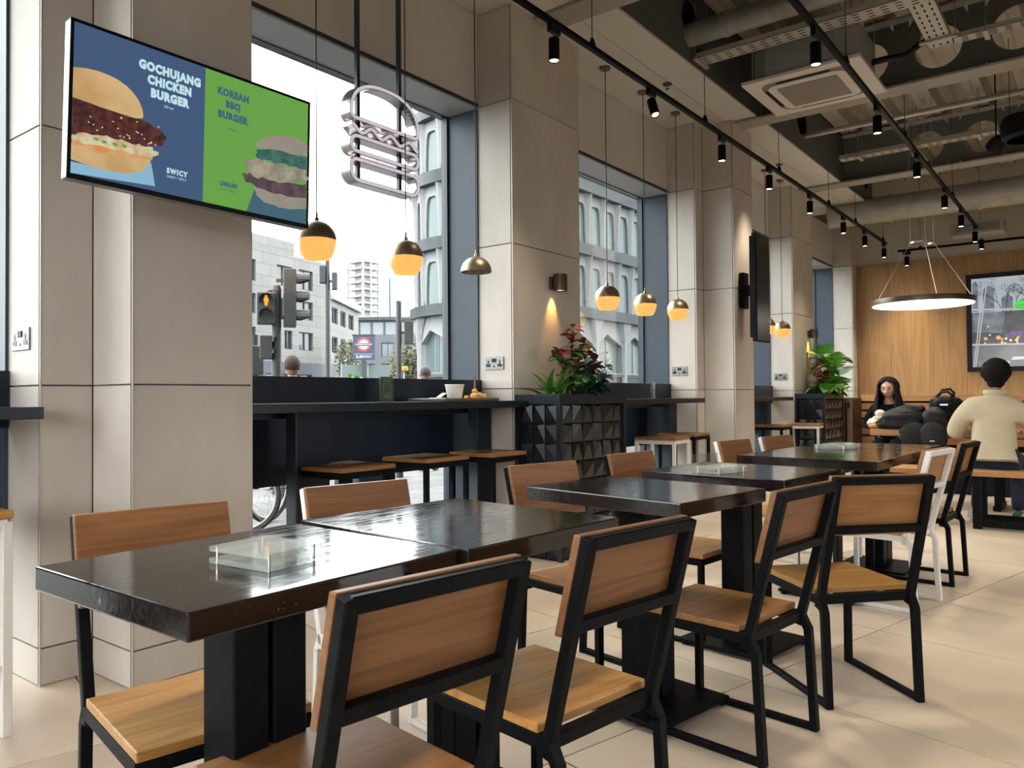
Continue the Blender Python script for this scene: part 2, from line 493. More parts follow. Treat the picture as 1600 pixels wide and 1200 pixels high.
rest = MB().box(X0, -1.9, Y0, 4.3, -0.008, -0.0005).obj('floor_behind', M['floor_tile'], fl)

# window wall: piers and lintel, clad in stone panels with open joints
wl = MB()
wl.box(X0, X1 + 1, YW + .012, 4.40, 3.541, 5.2)
PIL = [(-1.95, -0.99, False), (1.405, 2.42, True), (4.745, 5.70, False), (8.10, 9.10, True), (11.445, 12.40, False), (14.76, 15.9, False)]
BOXES = {1: (1.624, 2.204), 3: (8.30, 8.866)}
WL = wl.obj('wall_left', M['grout'])
tag(WL, 'window wall with stone clad pillars between tall street windows', 'wall', kind='structure')
YP, YB = 3.64, 3.28                          # front faces of the pillars and of the boxed-out ones
G = 0.004
def panels_y(par, xa, xb, y, rows=ROWS, mat='stone_tile', nm='tile'):
    for z0, z1 in zip(rows[:-1], rows[1:]):
        MB().box(xa + G, xb - G, y, y + .012, z0 + G, z1 - G).obj(nm, M[mat], par)
def panels_x(par, ya, yb, x, sgn, rows=ROWS, mat='stone_tile', nm='tile'):
    for z0, z1 in zip(rows[:-1], rows[1:]):
        xa, xb = (x, x + .012) if sgn < 0 else (x - .012, x)
        MB().box(xa, xb, ya + G, yb - G, z0 + G, z1 - G).obj(nm, M[mat], par)
for k, (a, b, boxed) in enumerate(PIL):
    core = MB().box(a + .012, b - .012, YP + .012, 4.36, 0, ZS if k else ZS)
    if k == 0: core.box(X0, a + .012, YW, 4.36, 0, 3.541)
    if boxed:
        c, d = BOXES[k]
        core.box(c + .012, d - .012, YB + .012, YP + .02, 0, ZS)
    pc = core.obj('pillar', M['grout'], WL)
    panels_x(pc, YP + .013, YW + .28, a, -1)
    panels_x(pc, YP + .013, YW + .28, b, 1)
    tr = MB()
    if boxed:
        panels_y(pc, a, c, YP); panels_y(pc, d, b, YP)
        panels_x(pc, YB + .013, YP, c, -1); panels_x(pc, YB + .013, YP, d, 1)
        panels_y(pc, c, d, YB)
        for x in (c, d - .006): tr.box(x, x + .006, YB - .002, YB + .006, 0, ZS)
    else:
        panels_y(pc, a, b, YP)
    for x in (a, b - .006): tr.box(x, x + .006, YP - .002, YP + .006, 0, ZS)
    tr.obj('corner_trim', M['corner_metal'], pc)
OPEN = [(-0.99, 1.405), (2.42, 4.745), (5.70, 8.10), (9.10, 11.445), (12.40, 14.76)]
YG = 4.285                                   # glass plane
WINLAB = ['tall street window at far left beside the first stone pillar', 'large street window behind the long bar counter and burger sign',
          'street window behind the first planter facing the white building', 'narrow street window behind the white stool and third counter',
          'farthest street window beside the second planter']
for k, (a, b) in enumerate(OPEN):
    MB().box(a + G, b - G, YW, YW + .012, 3.575, ZS - G).obj('lintel_panel', M['lintel'], WL)
    w = thing('window_%d' % (k + 1), WINLAB[k], 'window', (0, 0, 0), 0, kind='structure')
    MB().box(a, b, YW - .004, YW + .03, 3.545, 3.573).obj('lintel_trim', M['frame_dark'], w)
    MB().box(a, b, YW, YG, 3.53, 3.545).obj('reveal_soffit', M['reveal_grey'], w)
    jb = MB()
    jb.box(a + .0, a + .014, YW + .002, YG, 0, 3.53); jb.box(b - .014, b, YW + .002, YG, 0, 3.53)
    jb.obj('jamb_lining', M['navy_metal'], w)
    fr = MB()
    fr.box(a, a + .035, YG, YG + .06, 0, 3.55); fr.box(b - .035, b, YG, YG + .06, 0, 3.55)
    fr.box(a, b, YG, YG + .06, 3.522, 3.55); fr.box(a, b, YG, YG + .06, 0, .07)
    fr.obj('frame', M['frame_dark'], w)
    MB().box(a + .03, b - .03, YG + .025, YG + .033, .06, 3.51).obj('pane', M['pane'], w)
    MB().box(a + .014, b - .014, YG - .03, YG - .012, 0.66, 1.36).obj('spandrel_panel', M['counter_panel'], w)

# other walls
wb = MB().box(X1, X1 + .2, Y0, 3.98, 0, 5.2).obj('wall_back', M['beige_wall'])
tag(wb, 'far end wall, oak boards below and beige plaster above', 'wall', kind='structure')
ys = 3.62; n = 0
while ys > -3.2:
    wdt = (0.30, 0.26, 0.32, 0.28)[n % 4]
    cut = 0
    if n % 3 == 1: cut = random.choice((1.35, 2.0, 2.6))
    segs = [(0.0, cut - .0015), (cut + .0015, 3.545)] if cut else [(0.0, 3.545)]
    for z0, z1 in segs:
        MB().box(X1 - .03, X1, ys - wdt + .0025, ys, z0, z1).obj('board', M['wall_plank'], wb)
    ys -= wdt; n += 1
wr = MB()
RFILL = (5.0, 8.0, 0.1, 2.4)  # unseen opening added to let fill daylight onto faces turned to this side
wr.box(X0, RFILL[0], Y0 - .2, Y0, 0, 5.2); wr.box(RFILL[1], X1, Y0 - .2, Y0, 0, 5.2)
wr.box(RFILL[0], RFILL[1], Y0 - .2, Y0, RFILL[3], 5.2); wr.box(RFILL[0], RFILL[1], Y0 - .2, Y0, 0, RFILL[2])
tag(wr.obj('wall_right', M['beige_wall']), 'plain side wall opposite the street windows with an unseen opening added for fill light', 'wall', kind='structure')
wf = MB(); FFILL = (-3.2, 3.8, 1.0, 3.5)  # unseen opening added to brighten faces turned to the near end
wf.box(X0 - .2, X0, Y0, FFILL[0], 0, 5.2); wf.box(X0 - .2, X0, FFILL[1], 4.36, 0, 5.2); wf.box(X0 - .2, X0, FFILL[0], FFILL[1], FFILL[3], 5.2); wf.box(X0 - .2, X0, FFILL[0], FFILL[1], 0, FFILL[2])
for y_ in (-.9, 1.4): wf.box(X0 - .12, X0 - .04, y_ - .04, y_ + .04, 1.0, 3.5)
tag(wf.obj('wall_front', M['beige_wall']), 'near end wall of the room with an unseen opening added for fill light', 'wall', kind='structure')

# ceiling: ribbed steel deck, cellular beams with round holes, painted soffit along the windows
ce = MB().box(X0, X1, Y0, 4.36, 5.16, 5.3).obj('ceiling', M['deck'])
tag(ce, 'exposed steel deck ceiling with cellular beams and a painted soffit', 'ceiling', kind='structure')
dk = []
y = Y0; pr = []
while y < 3.05:
    pr += [(y, 5.10), (y + .11, 5.10), (y + .13, 5.113), (y + .15, 5.10), (y + .26, 5.10), (y + .30, 4.97), (y + .38, 4.97), (y + .40, 4.982), (y + .42, 4.97), (y + .50, 4.97), (y + .54, 5.10)]
    y += .54
vs = [(X0, a, z) for a, z in pr] + [(X1, a, z) for a, z in pr]
nn = len(pr)
MB().add(vs, [(k, k + 1, nn + k + 1, nn + k) for k in range(nn - 1)]).obj('ribbed_deck', M['deck'], ce)

def holed_web(mb, u0, u1, w0, w1, holes, r, t0, t1, plane):
    """plate from u0..u1 by w0..w1 with round holes at the given u, thickness t0..t1"""
    def mk(u, w, t): return (t, u, w) if plane == 'yz' else (u, t, w)
    wc = (w0 + w1) / 2
    hs = sorted(holes); cells = []
    edges = [u0]
    half = r * 1.25
    for h in hs:
        cells.append(('solid', edges[-1], h - half)); cells.append(('hole', h - half, h + half)); edges.append(h + half)
    cells.append(('solid', edges[-1], u1))
    for kind, a, b in cells:
        if b - a < 1e-4: continue
        if kind == 'solid':
            if plane == 'yz': mb.box(t0, t1, a, b, w0, w1)
            else: mb.box(a, b, t0, t1, w0, w1)
        else:
            N = 32; c = (a + b) / 2; vs = []
            for t in (t0, t1):
                for k in range(N):
                    an = 2 * PI * k / N; dx, dz = math.cos(an), math.sin(an)
                    hu, hw = (b - a) / 2, (w1 - w0) / 2
                    sc = min(hu / abs(dx) if abs(dx) > 1e-6 else 1e9, hw / abs(dz) if abs(dz) > 1e-6 else 1e9)
                    vs.append(mk(c + dx * sc, wc + dz * sc, t))
                for k in range(N):
                    an = 2 * PI * k / N
                    vs.append(mk(c + math.cos(an) * r, wc + math.sin(an) * r, t))
            fs = []
            for k in range(N):
                j = (k + 1) % N
                fs.append((k, j, N + j, N + k)); fs.append((2 * N + k, 2 * N + j, 3 * N + j, 3 * N + k)); fs.append((N + k, N + j, 3 * N + j, 3 * N + k))
            mb.add(vs, fs)
    return mb
for xb in (-1.5, 1.82, 5.15, 8.485, 11.815):
    ph = {8.485: 1.27, 11.815: 1.28}.get(xb, 1.3)
    hl = [ph + .65 * k for k in range(-9, 2)]
    bw = MB(); holed_web(bw, Y0, 3.0, 4.27, 4.92, hl, .205, xb - .008, xb + .008, 'yz')
    be = bw.obj('beam', M['steel_grey'], ce)
    MB().box(xb - .13, xb + .13, Y0, 3.62 if xb > 3 else 3.0, 4.25, 4.272).obj('lower_flange', M['flange'], be)
    MB().box(xb - .13, xb + .13, Y0, 3.0, 4.918, 4.938).obj('upper_flange', M['flange'], be)
eb = MB(); holed_web(eb, X0, 13.66, 4.285, 5.10, [0.05, 3.38, 6.72, 10.0, 13.22], .2, 3.035, 3.05, 'xz')
eo = eb.obj('edge_beam', M['fascia'], ce)
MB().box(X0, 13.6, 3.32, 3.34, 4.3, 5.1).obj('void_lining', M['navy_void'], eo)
sf = MB().box(X0, 13.66, 3.03, YW + .01, ZS, ZS + .02).obj('soffit', M['soffit_paint'], ce)
MB().box(13.64, 13.66, 3.03, YW, ZS, 5.1).obj('soffit_end', M['soffit_paint'], sf)
jn = MB()
for yj in (3.36,):
    jn.box(X0, 13.6, yj, yj + .003, ZS - .0012, ZS)
jn.obj('soffit_joint', M['grout'], sf)
MB().box(13.66, X1, 3.0, 4.0, 5.05, 5.16).obj('ceiling_return', M['fascia'], ce)

# ------------------------------------------------------------------ dining chairs (local: +y towards the table, +x to the sitter's right hand seen from behind)
CW, CZT, CZB, CZK, CYT, CYR, CD = 0.422, 0.904, 0.681, 0.421, -0.127, -0.055, 0.448
TB = 0.030
M['oak_back_shaded'] = wood('oak_back_shaded', (0.135, 0.056, 0.021), (0.235, 0.105, 0.04), 0, 0.45, 0.10, 6.5)  # darker oak copy: shade on backrests facing away from light, put into the colour
_chair = {}
def chair_meshes(metal, woodm, backm=None):
    key = (metal, woodm, backm)
    if key in _chair: return _chair[key]
    mm, wm = M[metal], M[woodm]
    d = {}
    x = CW / 2 - TB / 2
    cy = lambda z: CYT * (z - CZK) / (CZT - CZK)
    for sgn, sd in ((-1, 'l'), (1, 'r')):
        rl = MB().bar((sgn * x, CYR + .012, 0.0), (sgn * x, -.024, CZK - .050), TB, TB * .9, (0, 1, 0))
        rl.bar((sgn * x, -.026, CZK - .060), (sgn * x, 0.008, CZK + .004), TB, TB * .9, (0, 1, 0))
        d['rear_' + sd] = rl.data('leg', mm, bev=.002)
        fl_ = MB().bar((sgn * x, CD - .013, 0.0), (sgn * x, CD - .013, CZK - .025), TB, TB * .86, (0, 1, 0))
        d['front_' + sd] = fl_.data('leg', mm, bev=.002)
        d['skid_' + sd] = MB().bar((sgn * x, CYR + .02, .012), (sgn * x, CD - .02, .012), TB * .9, .022).data('skid_rail', mm, bev=.002)
    bf = MB()
    for sgn in (-1, 1):
        bf.bar((sgn * x, 0.012, CZK - .045), (sgn * x, cy(CZT), CZT), TB, TB, (0, 1, 0))
    bf.bar((-x, cy(CZT - .014), CZT - .014), (x, cy(CZT - .014), CZT - .014), TB, TB)
    bf.bar((-x, cy(CZB + .015), CZB + .015), (x, cy(CZB + .015), CZB + .015), TB, TB)
    d['back_frame'] = bf.data('back_frame', mm, bev=.003)
    sf_ = MB()
    zr = CZK - .012
    for sgn in (-1, 1): sf_.bar((sgn * x, 0.0, zr), (sgn * x, CD - .0, zr), TB, .034)
    sf_.bar((-x, .012, zr), (x, .012, zr), TB, .034); sf_.bar((-x, CD - .016, zr), (x, CD - .016, zr), TB, .034)
    d['seat_frame'] = sf_.data('seat_frame', mm, bev=.002)
    st = MB().box(-CW / 2 + .002, CW / 2 - .002, .03, CD + .004, CZK + .006, CZK + .030)
    d['seat'] = st.data('seat', wm, bev=.004, seg=2)
    sl = (cy(CZT) - cy(CZB)) / (CZT - CZB)
    off = TB / 2 + .001
    z0, z1 = CZB - .012, CZT + .006
    t = .022
    bk = MB()
    hw = CW / 2
    bk.add([(-hw, cy(z0) + off, z0), (hw, cy(z0) + off, z0), (hw, cy(z0) + off + t, z0), (-hw, cy(z0) + off + t, z0),
            (-hw, cy(z1) + off, z1), (hw, cy(z1) + off, z1), (hw, cy(z1) + off + t, z1), (-hw, cy(z1) + off + t, z1)],
           [(0, 3, 2, 1), (4, 5, 6, 7), (0, 1, 5, 4), (1, 2, 6, 5), (2, 3, 7, 6), (3, 0, 4, 7)])
    d['backrest'] = bk.data('backrest', M[backm] if backm else wm, bev=.004, seg=2)
    _chair[key] = d
    return d
def chair(label, x, y, deg, metal='black_metal', woodm='oak', backm=None, group='dining chairs at the black tables'):
    d = chair_meshes(metal, woodm, backm)
    t = thing('dining_chair', label, 'chair', (x, y, 0), R(deg), group)
    part('seat', d['seat'], t); part('backrest', d['backrest'], t)
    part('back_frame', d['back_frame'], t); part('seat_frame', d['seat_frame'], t)
    for k in ('rear_l', 'rear_r', 'front_l', 'front_r'): part('leg', d[k], t)
    for k in ('skid_l', 'skid_r'): part('skid_rail', d[k], t)
    return t
chair('nearest black framed chair, its back to us, lower edge cut off', 1.036, 1.065, -7.9, woodm='oak_dark', backm='oak_back_shaded')
chair('second black framed chair from the front with a pale oak seat', 1.694, 1.02, -8.8, backm='oak_back_shaded')
chair('black framed chair with reddish seat beside the turned chair', 2.731, 0.94, -7.6, woodm='oak_dark', backm='oak_back_shaded')
chair('black framed chair turned away from its table towards the aisle', 3.324, 0.785, -43, backm='oak_dark')
chair('white framed chair on the aisle side with its back to us', 4.99, 0.89, -8.2, 'white_metal', backm='oak_dark')
chair('slim dark chair just behind the aisle side white chair', 5.80, 0.842, -4, backm='oak_dark')
chair('black framed chair facing us by the first pillar, at the nearest table', 1.135, 2.10, 169.5, backm='oak_back_shaded')
chair('white framed chair facing us below the first row of bar stools', 1.895, 2.094, 169, 'white_metal', backm='oak_back_shaded')
chair('black framed chair facing us between the second and third tables', 2.96, 2.018, 168, woodm='oak_dark', backm='oak_back_shaded')
chair('black framed chair facing us in front of the first planter', 3.80, 2.01, 175, backm='oak_back_shaded')
chair('white framed chair facing us beside the fourth table', 5.235, 1.99, 173, 'white_metal', backm='oak_back_shaded')
chair('small white framed chair facing us, farthest along the window side', 5.95, 1.935, 170, 'white_metal', backm='oak_back_shaded')

# ------------------------------------------------------------------ black lacquered cafe tables
def lacquer():
    m, nt, b = _nt('table_lacquer')
    b.inputs['Base Color'].default_value = (0.012, 0.009, 0.008, 1)
    vec, rnd = _coords(nt, (1, 1, 1))
    sv = nt.nodes.new('ShaderNodeMapping'); sv.inputs['Scale'].default_value = (7, 60, 60); sv.inputs['Rotation'].default_value = (0, 0, R(8))
    nt.links.new(vec, sv.inputs['Vector'])
    n1 = nt.nodes.new('ShaderNodeTexNoise'); n1.inputs['Scale'].default_value = 1.2; n1.inputs['Detail'].default_value = 5
    nt.links.new(sv.outputs['Vector'], n1.inputs['Vector'])
    n2 = nt.nodes.new('ShaderNodeTexNoise'); n2.inputs['Scale'].default_value = 75; n2.inputs['Detail'].default_value = 3
    nt.links.new(vec, n2.inputs['Vector'])
    # worn specks where the coat has chipped to pale filler
    cr = nt.nodes.new('ShaderNodeValToRGB'); cr.color_ramp.elements[0].position = .72; cr.color_ramp.elements[1].position = .75
    cr.color_ramp.elements[0].color = (.012, .009, .008, 1); cr.color_ramp.elements[1].color = (.22, .20, .17, 1)
    nt.links.new(n2.outputs['Fac'], cr.inputs['Fac']); nt.links.new(cr.outputs['Color'], b.inputs['Base Color'])
    mr = nt.nodes.new('ShaderNodeMapRange'); mr.inputs['To Min'].default_value = .05; mr.inputs['To Max'].default_value = .17
    mr.inputs['From Min'].default_value = .35; mr.inputs['From Max'].default_value = .7
    nt.links.new(n1.outputs['Fac'], mr.inputs['Value']); nt.links.new(mr.outputs['Result'], b.inputs['Roughness'])
    bp0 = nt.nodes.new('ShaderNodeBump'); bp0.inputs['Strength'].default_value = .05; bp0.inputs['Distance'].default_value = .0015
    s3 = nt.nodes.new('ShaderNodeMapping'); s3.inputs['Scale'].default_value = (45, 160, 160); s3.inputs['Rotation'].default_value = (0, 0, R(6))
    nt.links.new(vec, s3.inputs['Vector'])
    n3 = nt.nodes.new('ShaderNodeTexNoise'); n3.inputs['Scale'].default_value = 1.0; n3.inputs['Detail'].default_value = 3
    nt.links.new(s3.outputs['Vector'], n3.inputs['Vector']); nt.links.new(n3.outputs['Fac'], bp0.inputs['Height'])
    bp = nt.nodes.new('ShaderNodeBump'); bp.inputs['Strength'].default_value = .06; bp.inputs['Distance'].default_value = .003
    nt.links.new(bp0.outputs['Normal'], bp.inputs['Normal'])
    nt.links.new(n1.outputs['Fac'], bp.inputs['Height']); nt.links.new(bp.outputs['Normal'], b.inputs['Normal'])
    b.inputs['Specular IOR Level'].default_value = .6
    return m
M['lacquer'] = lacquer()
TZ, TT = 0.86, 0.052
def cafe_table(label, corners, col_at, prot):
    cx = sum(c[0] for c in corners) / 4; cy = sum(c[1] for c in corners) / 4
    t = thing('cafe_table', label, 'table', (cx, cy, 0), 0, 'black cafe tables in the middle row')
    MB().prism([(c[0] - cx, c[1] - cy) for c in corners], TZ - TT, TZ, 'xy').obj('tabletop', M['lacquer'], t, bev=.004, seg=2)
    bx, by = col_at[0] - cx, col_at[1] - cy
    c_, s_ = math.cos(prot), math.sin(prot)
    def rot(u, w): return (bx + u * c_ - w * s_, by + u * s_ + w * c_)
    for u0, u1 in ((-.095, -.006), (.006, .095)):
        MB().prism([rot(u0, -.06), rot(u1, -.06), rot(u1, .06), rot(u0, .06)], .03, TZ - TT - .012, 'xy').obj('column', M['black_metal'], t, bev=.004)
    MB().prism([rot(-.18, -.15), rot(.18, -.15), rot(.18, .15), rot(-.18, .15)], TZ - TT - .014, TZ - TT, 'xy').obj('mounting_plate', M['black_metal'], t)
    MB().prism([rot(-.225, -.225), rot(.225, -.225), rot(.225, .225), rot(-.225, .225)], .016, .034, 'xy').obj('base_plate', M['black_metal'], t, bev=.003)
    for a in (-1, 1):
        for b in (-1, 1):
            q = rot(a * .2, b * .2); MB().cyl((q[0], q[1], 0), (q[0], q[1], .017), .018, n=10).obj('levelling_foot', M['black_plastic'], t)
    return t
cafe_table('nearest black lacquered table, its top worn and shining in the light', [(.708, 1.24), (1.392, 1.233), (1.405, 1.885), (.709, 1.861)], (1.05, 1.55), R(0))
cafe_table('second black table, pushed end to end with the nearest one', [(1.398, 1.212), (2.033, 1.169), (2.09, 1.868), (1.447, 1.915)], (1.74, 1.53), R(-4))
cafe_table('third black table, behind the nearest pair and turned a little', [(2.403, 1.145), (2.985, 1.062), (3.08, 1.80), (2.530, 1.883)], (2.79, 1.475), R(-10))
cafe_table('fourth black table with an acrylic block beside the third table', [(3.294, 1.095), (3.945, 1.049), (4.03, 1.765), (3.377, 1.815)], (3.73, 1.45), R(-9))
cafe_table('fifth and widest black table with green light on its top', [(4.464, .99), (5.555, .955), (5.60, 1.74), (4.555, 1.80)], (5.0, 1.40), R(-4))
cafe_table('sixth black table at the far end of the row', [(5.565, .97), (6.17, .95), (6.22, 1.66), (5.615, 1.69)], (5.9, 1.31), R(-3))

# clear acrylic menu blocks lying on tables: two sheets held by four corner pins
def acrylic_block(label, x, y, deg, w=.15, d=.17, h=.036, upright=False):
    t = thing('acrylic_block', label, 'sign holder', (x, y, TZ), R(deg), 'acrylic blocks on the black tables')
    MB().box(-w / 2, w / 2, -d / 2, d / 2, .001, .012).obj('lower_sheet', M['acrylic_edge'], t)
    MB().box(-w / 2, w / 2, -d / 2, d / 2, h - .011, h).obj('upper_sheet', M['acrylic_edge'], t)
    for a in (-1, 1):
        for b in (-1, 1):
            MB().cyl((a * (w / 2 - .012), b * (d / 2 - .012), .002), (a * (w / 2 - .012), b * (d / 2 - .012), h - .001), .0028, n=8).obj('pin', M['chrome'], t)
    if upright: MB().box(-w / 2 - .01, w / 2 - .02, d / 2 + .002, d / 2 + .008, .001, .085).obj('back_sheet', M['acrylic'], t)
    return t
acrylic_block('clear acrylic block lying on the nearest black table', 1.035, 1.49, 6, .15, .19, .038)
acrylic_block('low acrylic block with an upright back sheet on the fourth table', 3.50, 1.46, -12, .22, .14, .03, True)
acrylic_block('flat acrylic block on the widest black table, tinted green', 5.52, 1.47, -6, .30, .2, .026)

# ------------------------------------------------------------------ bar stools
_stool = {}
def bar_stool(label, x, y, deg=0, metal='black_metal', woodm='oak_dark', s=.43, dd=.42, z=.82):
    key = (metal, woodm, s, dd)
    t = thing('bar_stool', label, 'stool', (x, y, 0), R(deg), 'bar stools along the window counters')
    if key not in _stool:
        mm = M[metal]; d = {}
        d['seat'] = MB().box(-s / 2, s / 2, -dd / 2, dd / 2, z - .028, z).data('seat', M[woodm], bev=.005, seg=2)
        a, b = s / 2 - .018, dd / 2 - .018
        sf_ = MB()
        for sy in (-1, 1): sf_.bar((-a, sy * b, z - .048), (a, sy * b, z - .048), .03, .036)
        for sx in (-1, 1): sf_.bar((sx * a, -b, z - .048), (sx * a, b, z - .048), .03, .036)
        d['seat_frame'] = sf_.data('seat_frame', mm, bev=.002)
        fr = MB()
        for sy in (-1, 1): fr.bar((-a, sy * b, .25), (a, sy * b, .25), .022, .022)
        d['footrest'] = fr.data('footrest', mm, bev=.002)
        for i, (sx, sy) in enumerate(((-1, -1), (1, -1), (1, 1), (-1, 1))):
            d['leg%d' % i] = MB().bar((sx * a, sy * b, 0), (sx * a, sy * b, z - .04), .032, .032, (0, 1, 0)).data('leg', mm, bev=.002)
        _stool[key] = d
    d = _stool[key]
    part('seat', d['seat'], t); part('seat_frame', d['seat_frame'], t); part('footrest', d['footrest'], t)
    for i in range(4): part('leg', d['leg%d' % i], t)
    return t
bar_stool('first black bar stool at the long counter, nearest the first pillar', 3.13, 3.69, 1)
bar_stool('second black bar stool at the long counter, under the burger sign', 3.89, 3.75, 0)
bar_stool('third black bar stool at the long counter, next to the first planter', 4.48, 3.68, 0, s=.40)
bar_stool('white bar stool beside the first planter at the second counter', 7.03, 3.53, 5, 'white_metal')
bar_stool('black bar stool behind the white one at the second counter', 7.80, 3.66, 2)
bar_stool('dark bar stool half hidden behind the white one, third counter', 10.55, 3.66, 0)
bar_stool('white bar stool in front of the second planter', 11.28, 3.42, 8, 'white_metal', s=.62, dd=.42)
bar_stool('bar stool cut off at the left edge with pale legs', .93, 3.40, 0, 'white_metal', 'oak')

# ------------------------------------------------------------------ window counters
def counter(label, xa, xb, bx0, bx1, legs):
    t = thing('bar_counter', label, 'counter', ((xa + xb) / 2, 3.74, 0), 0, 'black counters along the windows')
    cx = (xa + xb) / 2
    MB().box(xa - cx, xb - cx, 3.50 - 3.74, 3.955 - 3.74, 1.145, 1.195).obj('worktop', M['counter_black'], t, bev=.003)
    MB().box(bx0 - cx, bx1 - cx, 3.957 - 3.74, 3.974 - 3.74, 1.10, 1.358).obj('splashback', M['counter_panel'], t, bev=.002)
    for lx, w in legs:
        MB().box(lx - cx - w / 2, lx - cx + w / 2, .10, .17, 0, 1.145).obj('leg_panel', M['counter_panel'], t, bev=.003)
        MB().box(lx - cx - w / 2 - .012, lx - cx - w / 2 + .001, .08, .17, 0, 1.145).obj('leg_edge', M['frame_dark'], t)
    return t
counter('long black window counter under the burger sign', 2.225, 4.742, 2.45, 4.755, [(3.0, .26), (4.62, .18)])
counter('short black counter running out past the first pillar, far left', -.9, 1.367, -.9, 1.40, [(-.5, .2), (.9, .2)])
counter('black window counter behind the first planter', 5.74, 7.99, 5.75, 8.11, [(6.1, .2), (7.9, .2)])
counter('third black window counter by the white stool', 8.90, 10.975, 9.12, 11.45, [(9.5, .2), (10.85, .2)])

# ------------------------------------------------------------------ faceted black planters
def facet_mesh(name, w, h, ax, az, d):
    """square tile with an off-centre pyramid, lying in xz and pointing to -y"""
    e = .003
    m = MB()
    b = [(-w / 2 + e, 0, -h / 2 + e), (w / 2 - e, 0, -h / 2 + e), (w / 2 - e, 0, h / 2 - e), (-w / 2 + e, 0, h / 2 - e)]
    f = [(x, -.008, z) for x, _, z in b]
    m.add(b + f + [(ax * w, -d, az * h)], [(0, 1, 5, 4), (1, 2, 6, 5), (2, 3, 7, 6), (3, 0, 4, 7), (4, 5, 8), (5, 6, 8), (6, 7, 8), (7, 4, 8)])
    return m.data(name, M['tile_black'])
def planter(label, x0, x1, y0, y1, zt=1.24):
    t = thing('planter', label, 'planter', ((x0 + x1) / 2, (y0 + y1) / 2, 0), 0, 'faceted black planters')
    hw, hd = (x1 - x0) / 2, (y1 - y0) / 2
    i = .03
    MB().box(-hw + i, hw - i, -hd + i, hd - .005, 0, 1.19).obj('core', M['matt_black'], t)
    rm = MB()
    for a in ((-hw, hw, -hd, -hd + .03), (-hw, hw, hd - .03, hd), (-hw, -hw + .03, -hd + .03, hd - .03), (hw - .03, hw, -hd + .03, hd - .03)):
        rm.box(a[0], a[1], a[2], a[3], 1.165, zt)
    rm.obj('rim', M['counter_black'], t, bev=.002)
    for sx in (-1, 1):
        for sy in (-1, 1):
            MB().cbox((sx * (hw - .018), sy * (hd - .018), .5825), (.036, .036, 1.165)).obj('corner_post', M['counter_black'], t)
    MB().box(-hw + i, hw - i, -hd + i, hd - i, 1.19, 1.215).obj('soil', M['soil'], t)
    rows = 8; rh = 1.15 / rows
    nf = 6; wf = (2 * hw - .09) / nf
    ns = 3; wsd = (2 * hd - .075) / ns
    rr = random.Random(5)
    var = [(.30, .40), (-.30, .38), (.05, .42), (.20, .34), (-.34, .33), (-.12, .41)]
    mf = [facet_mesh('facet_tile', wf, rh, a, b, .036) for a, b in var]
    ms = [facet_mesh('facet_tile', wsd, rh, a, b, .036) for a, b in var]
    for r in range(rows):
        z = .012 + rh * (r + .5)
        for k in range(nf):
            part('facet_tile', rr.choice(mf), t, (-hw + .045 + wf * (k + .5), -hd + .028, z))
        for k in range(ns):
            part('facet_tile', rr.choice(ms), t, (-hw + .028, -hd + .037 + wsd * (k + .5), z), (0, 0, -PI / 2))
    return t
planter('black planter of faceted tiles, near one, with red leaved plants', 4.752, 5.733, 3.215, 3.634)
planter('black planter of faceted tiles, far one, with bright monstera leaves', 11.452, 12.46, 3.215, 3.634)

# plants: shared leaf blades bent along their length
def leaf_me(name, mat, L, W, shape='oval', bend=.35, fold=.25, n=7, notch=0):
    mb = MB(); vs = []; fs = []
    for k in range(n + 1):
        t = k / n
        if shape == 'oval': w = math.sin(PI * min(1, t * .97 + .02)) ** .75
        elif shape == 'sword': w = min(1, t * 5) * (1 - t ** 2.2)
        else: w = (math.sin(PI * (t ** .62) * .985 + .01)) ** .7
        w = max(.01, w) * W / 2
        if notch and k % 4 == 2 and 3 < k < n - 2: w *= (1 - notch)
        a = bend * t
        y = L * t * math.cos(a * .9); z = -L * t * math.sin(a) * .8
        vs += [(-w, y, z + w * fold), (0, y, z), (w, y, z + w * fold)]
    for k in range(n):
        b = 3 * k
        fs += [(b, b + 1, b + 4, b + 3), (b + 1, b + 2, b + 5, b + 4)]
    return mb.add(vs, fs).data(name, mat, smooth=True)
def leaf_at(me, par, p, az, el, roll=0, s=1.0, nm='leaf'):
    o = part(nm, me, par)
    o.matrix_local = Matrix.Translation(p) @ Matrix.Rotation(az - PI / 2, 4, 'Z') @ Matrix.Rotation(el, 4, 'X') @ Matrix.Rotation(roll, 4, 'Y') @ Matrix.Diagonal((s, s, s, 1))
    return o
def bush(label, nm, x, y, z, stems, leaves, seed, group=None, cat='plant'):
    """stems: list of (dx, dy, height); leaves: list of (mesh, count along stem, lo, hi, el0, el1, size)"""
    rr = random.Random(seed)
    t = thing(nm, label, cat, (x, y, z), 0, group)
    sm = MB()
    for dx, dy, h in stems:
        sm.tube([(dx * .15, dy * .15, 0), (dx * .5, dy * .5, h * .5), (dx, dy, h)], .006, 6, taper=.5)
    sm.obj('stems', M['stem'], t, smooth=True)
    for me, cnt, lo, hi, e0, e1, sz in leaves:
        for k in range(cnt):
            dx, dy, h = rr.choice(stems)
            f = rr.uniform(lo, hi)
            q = f if f > .5 else f
            p = Vector((dx * (.15 + .85 * q), dy * (.15 + .85 * q), h * f))
            leaf_at(me, t, p, rr.uniform(0, 2 * PI), R(rr.uniform(e0, e1)), R(rr.uniform(-25, 25)), sz * rr.uniform(.75, 1.2))
    return t
SOIL = 1.215
LF = {}
LF['sword'] = leaf_me('leaf', M['leaf_green'], .26, .05, 'sword', .5, .3)
LF['red'] = leaf_me('leaf', M['leaf_red'], .085, .055, 'oval', .5, .2)
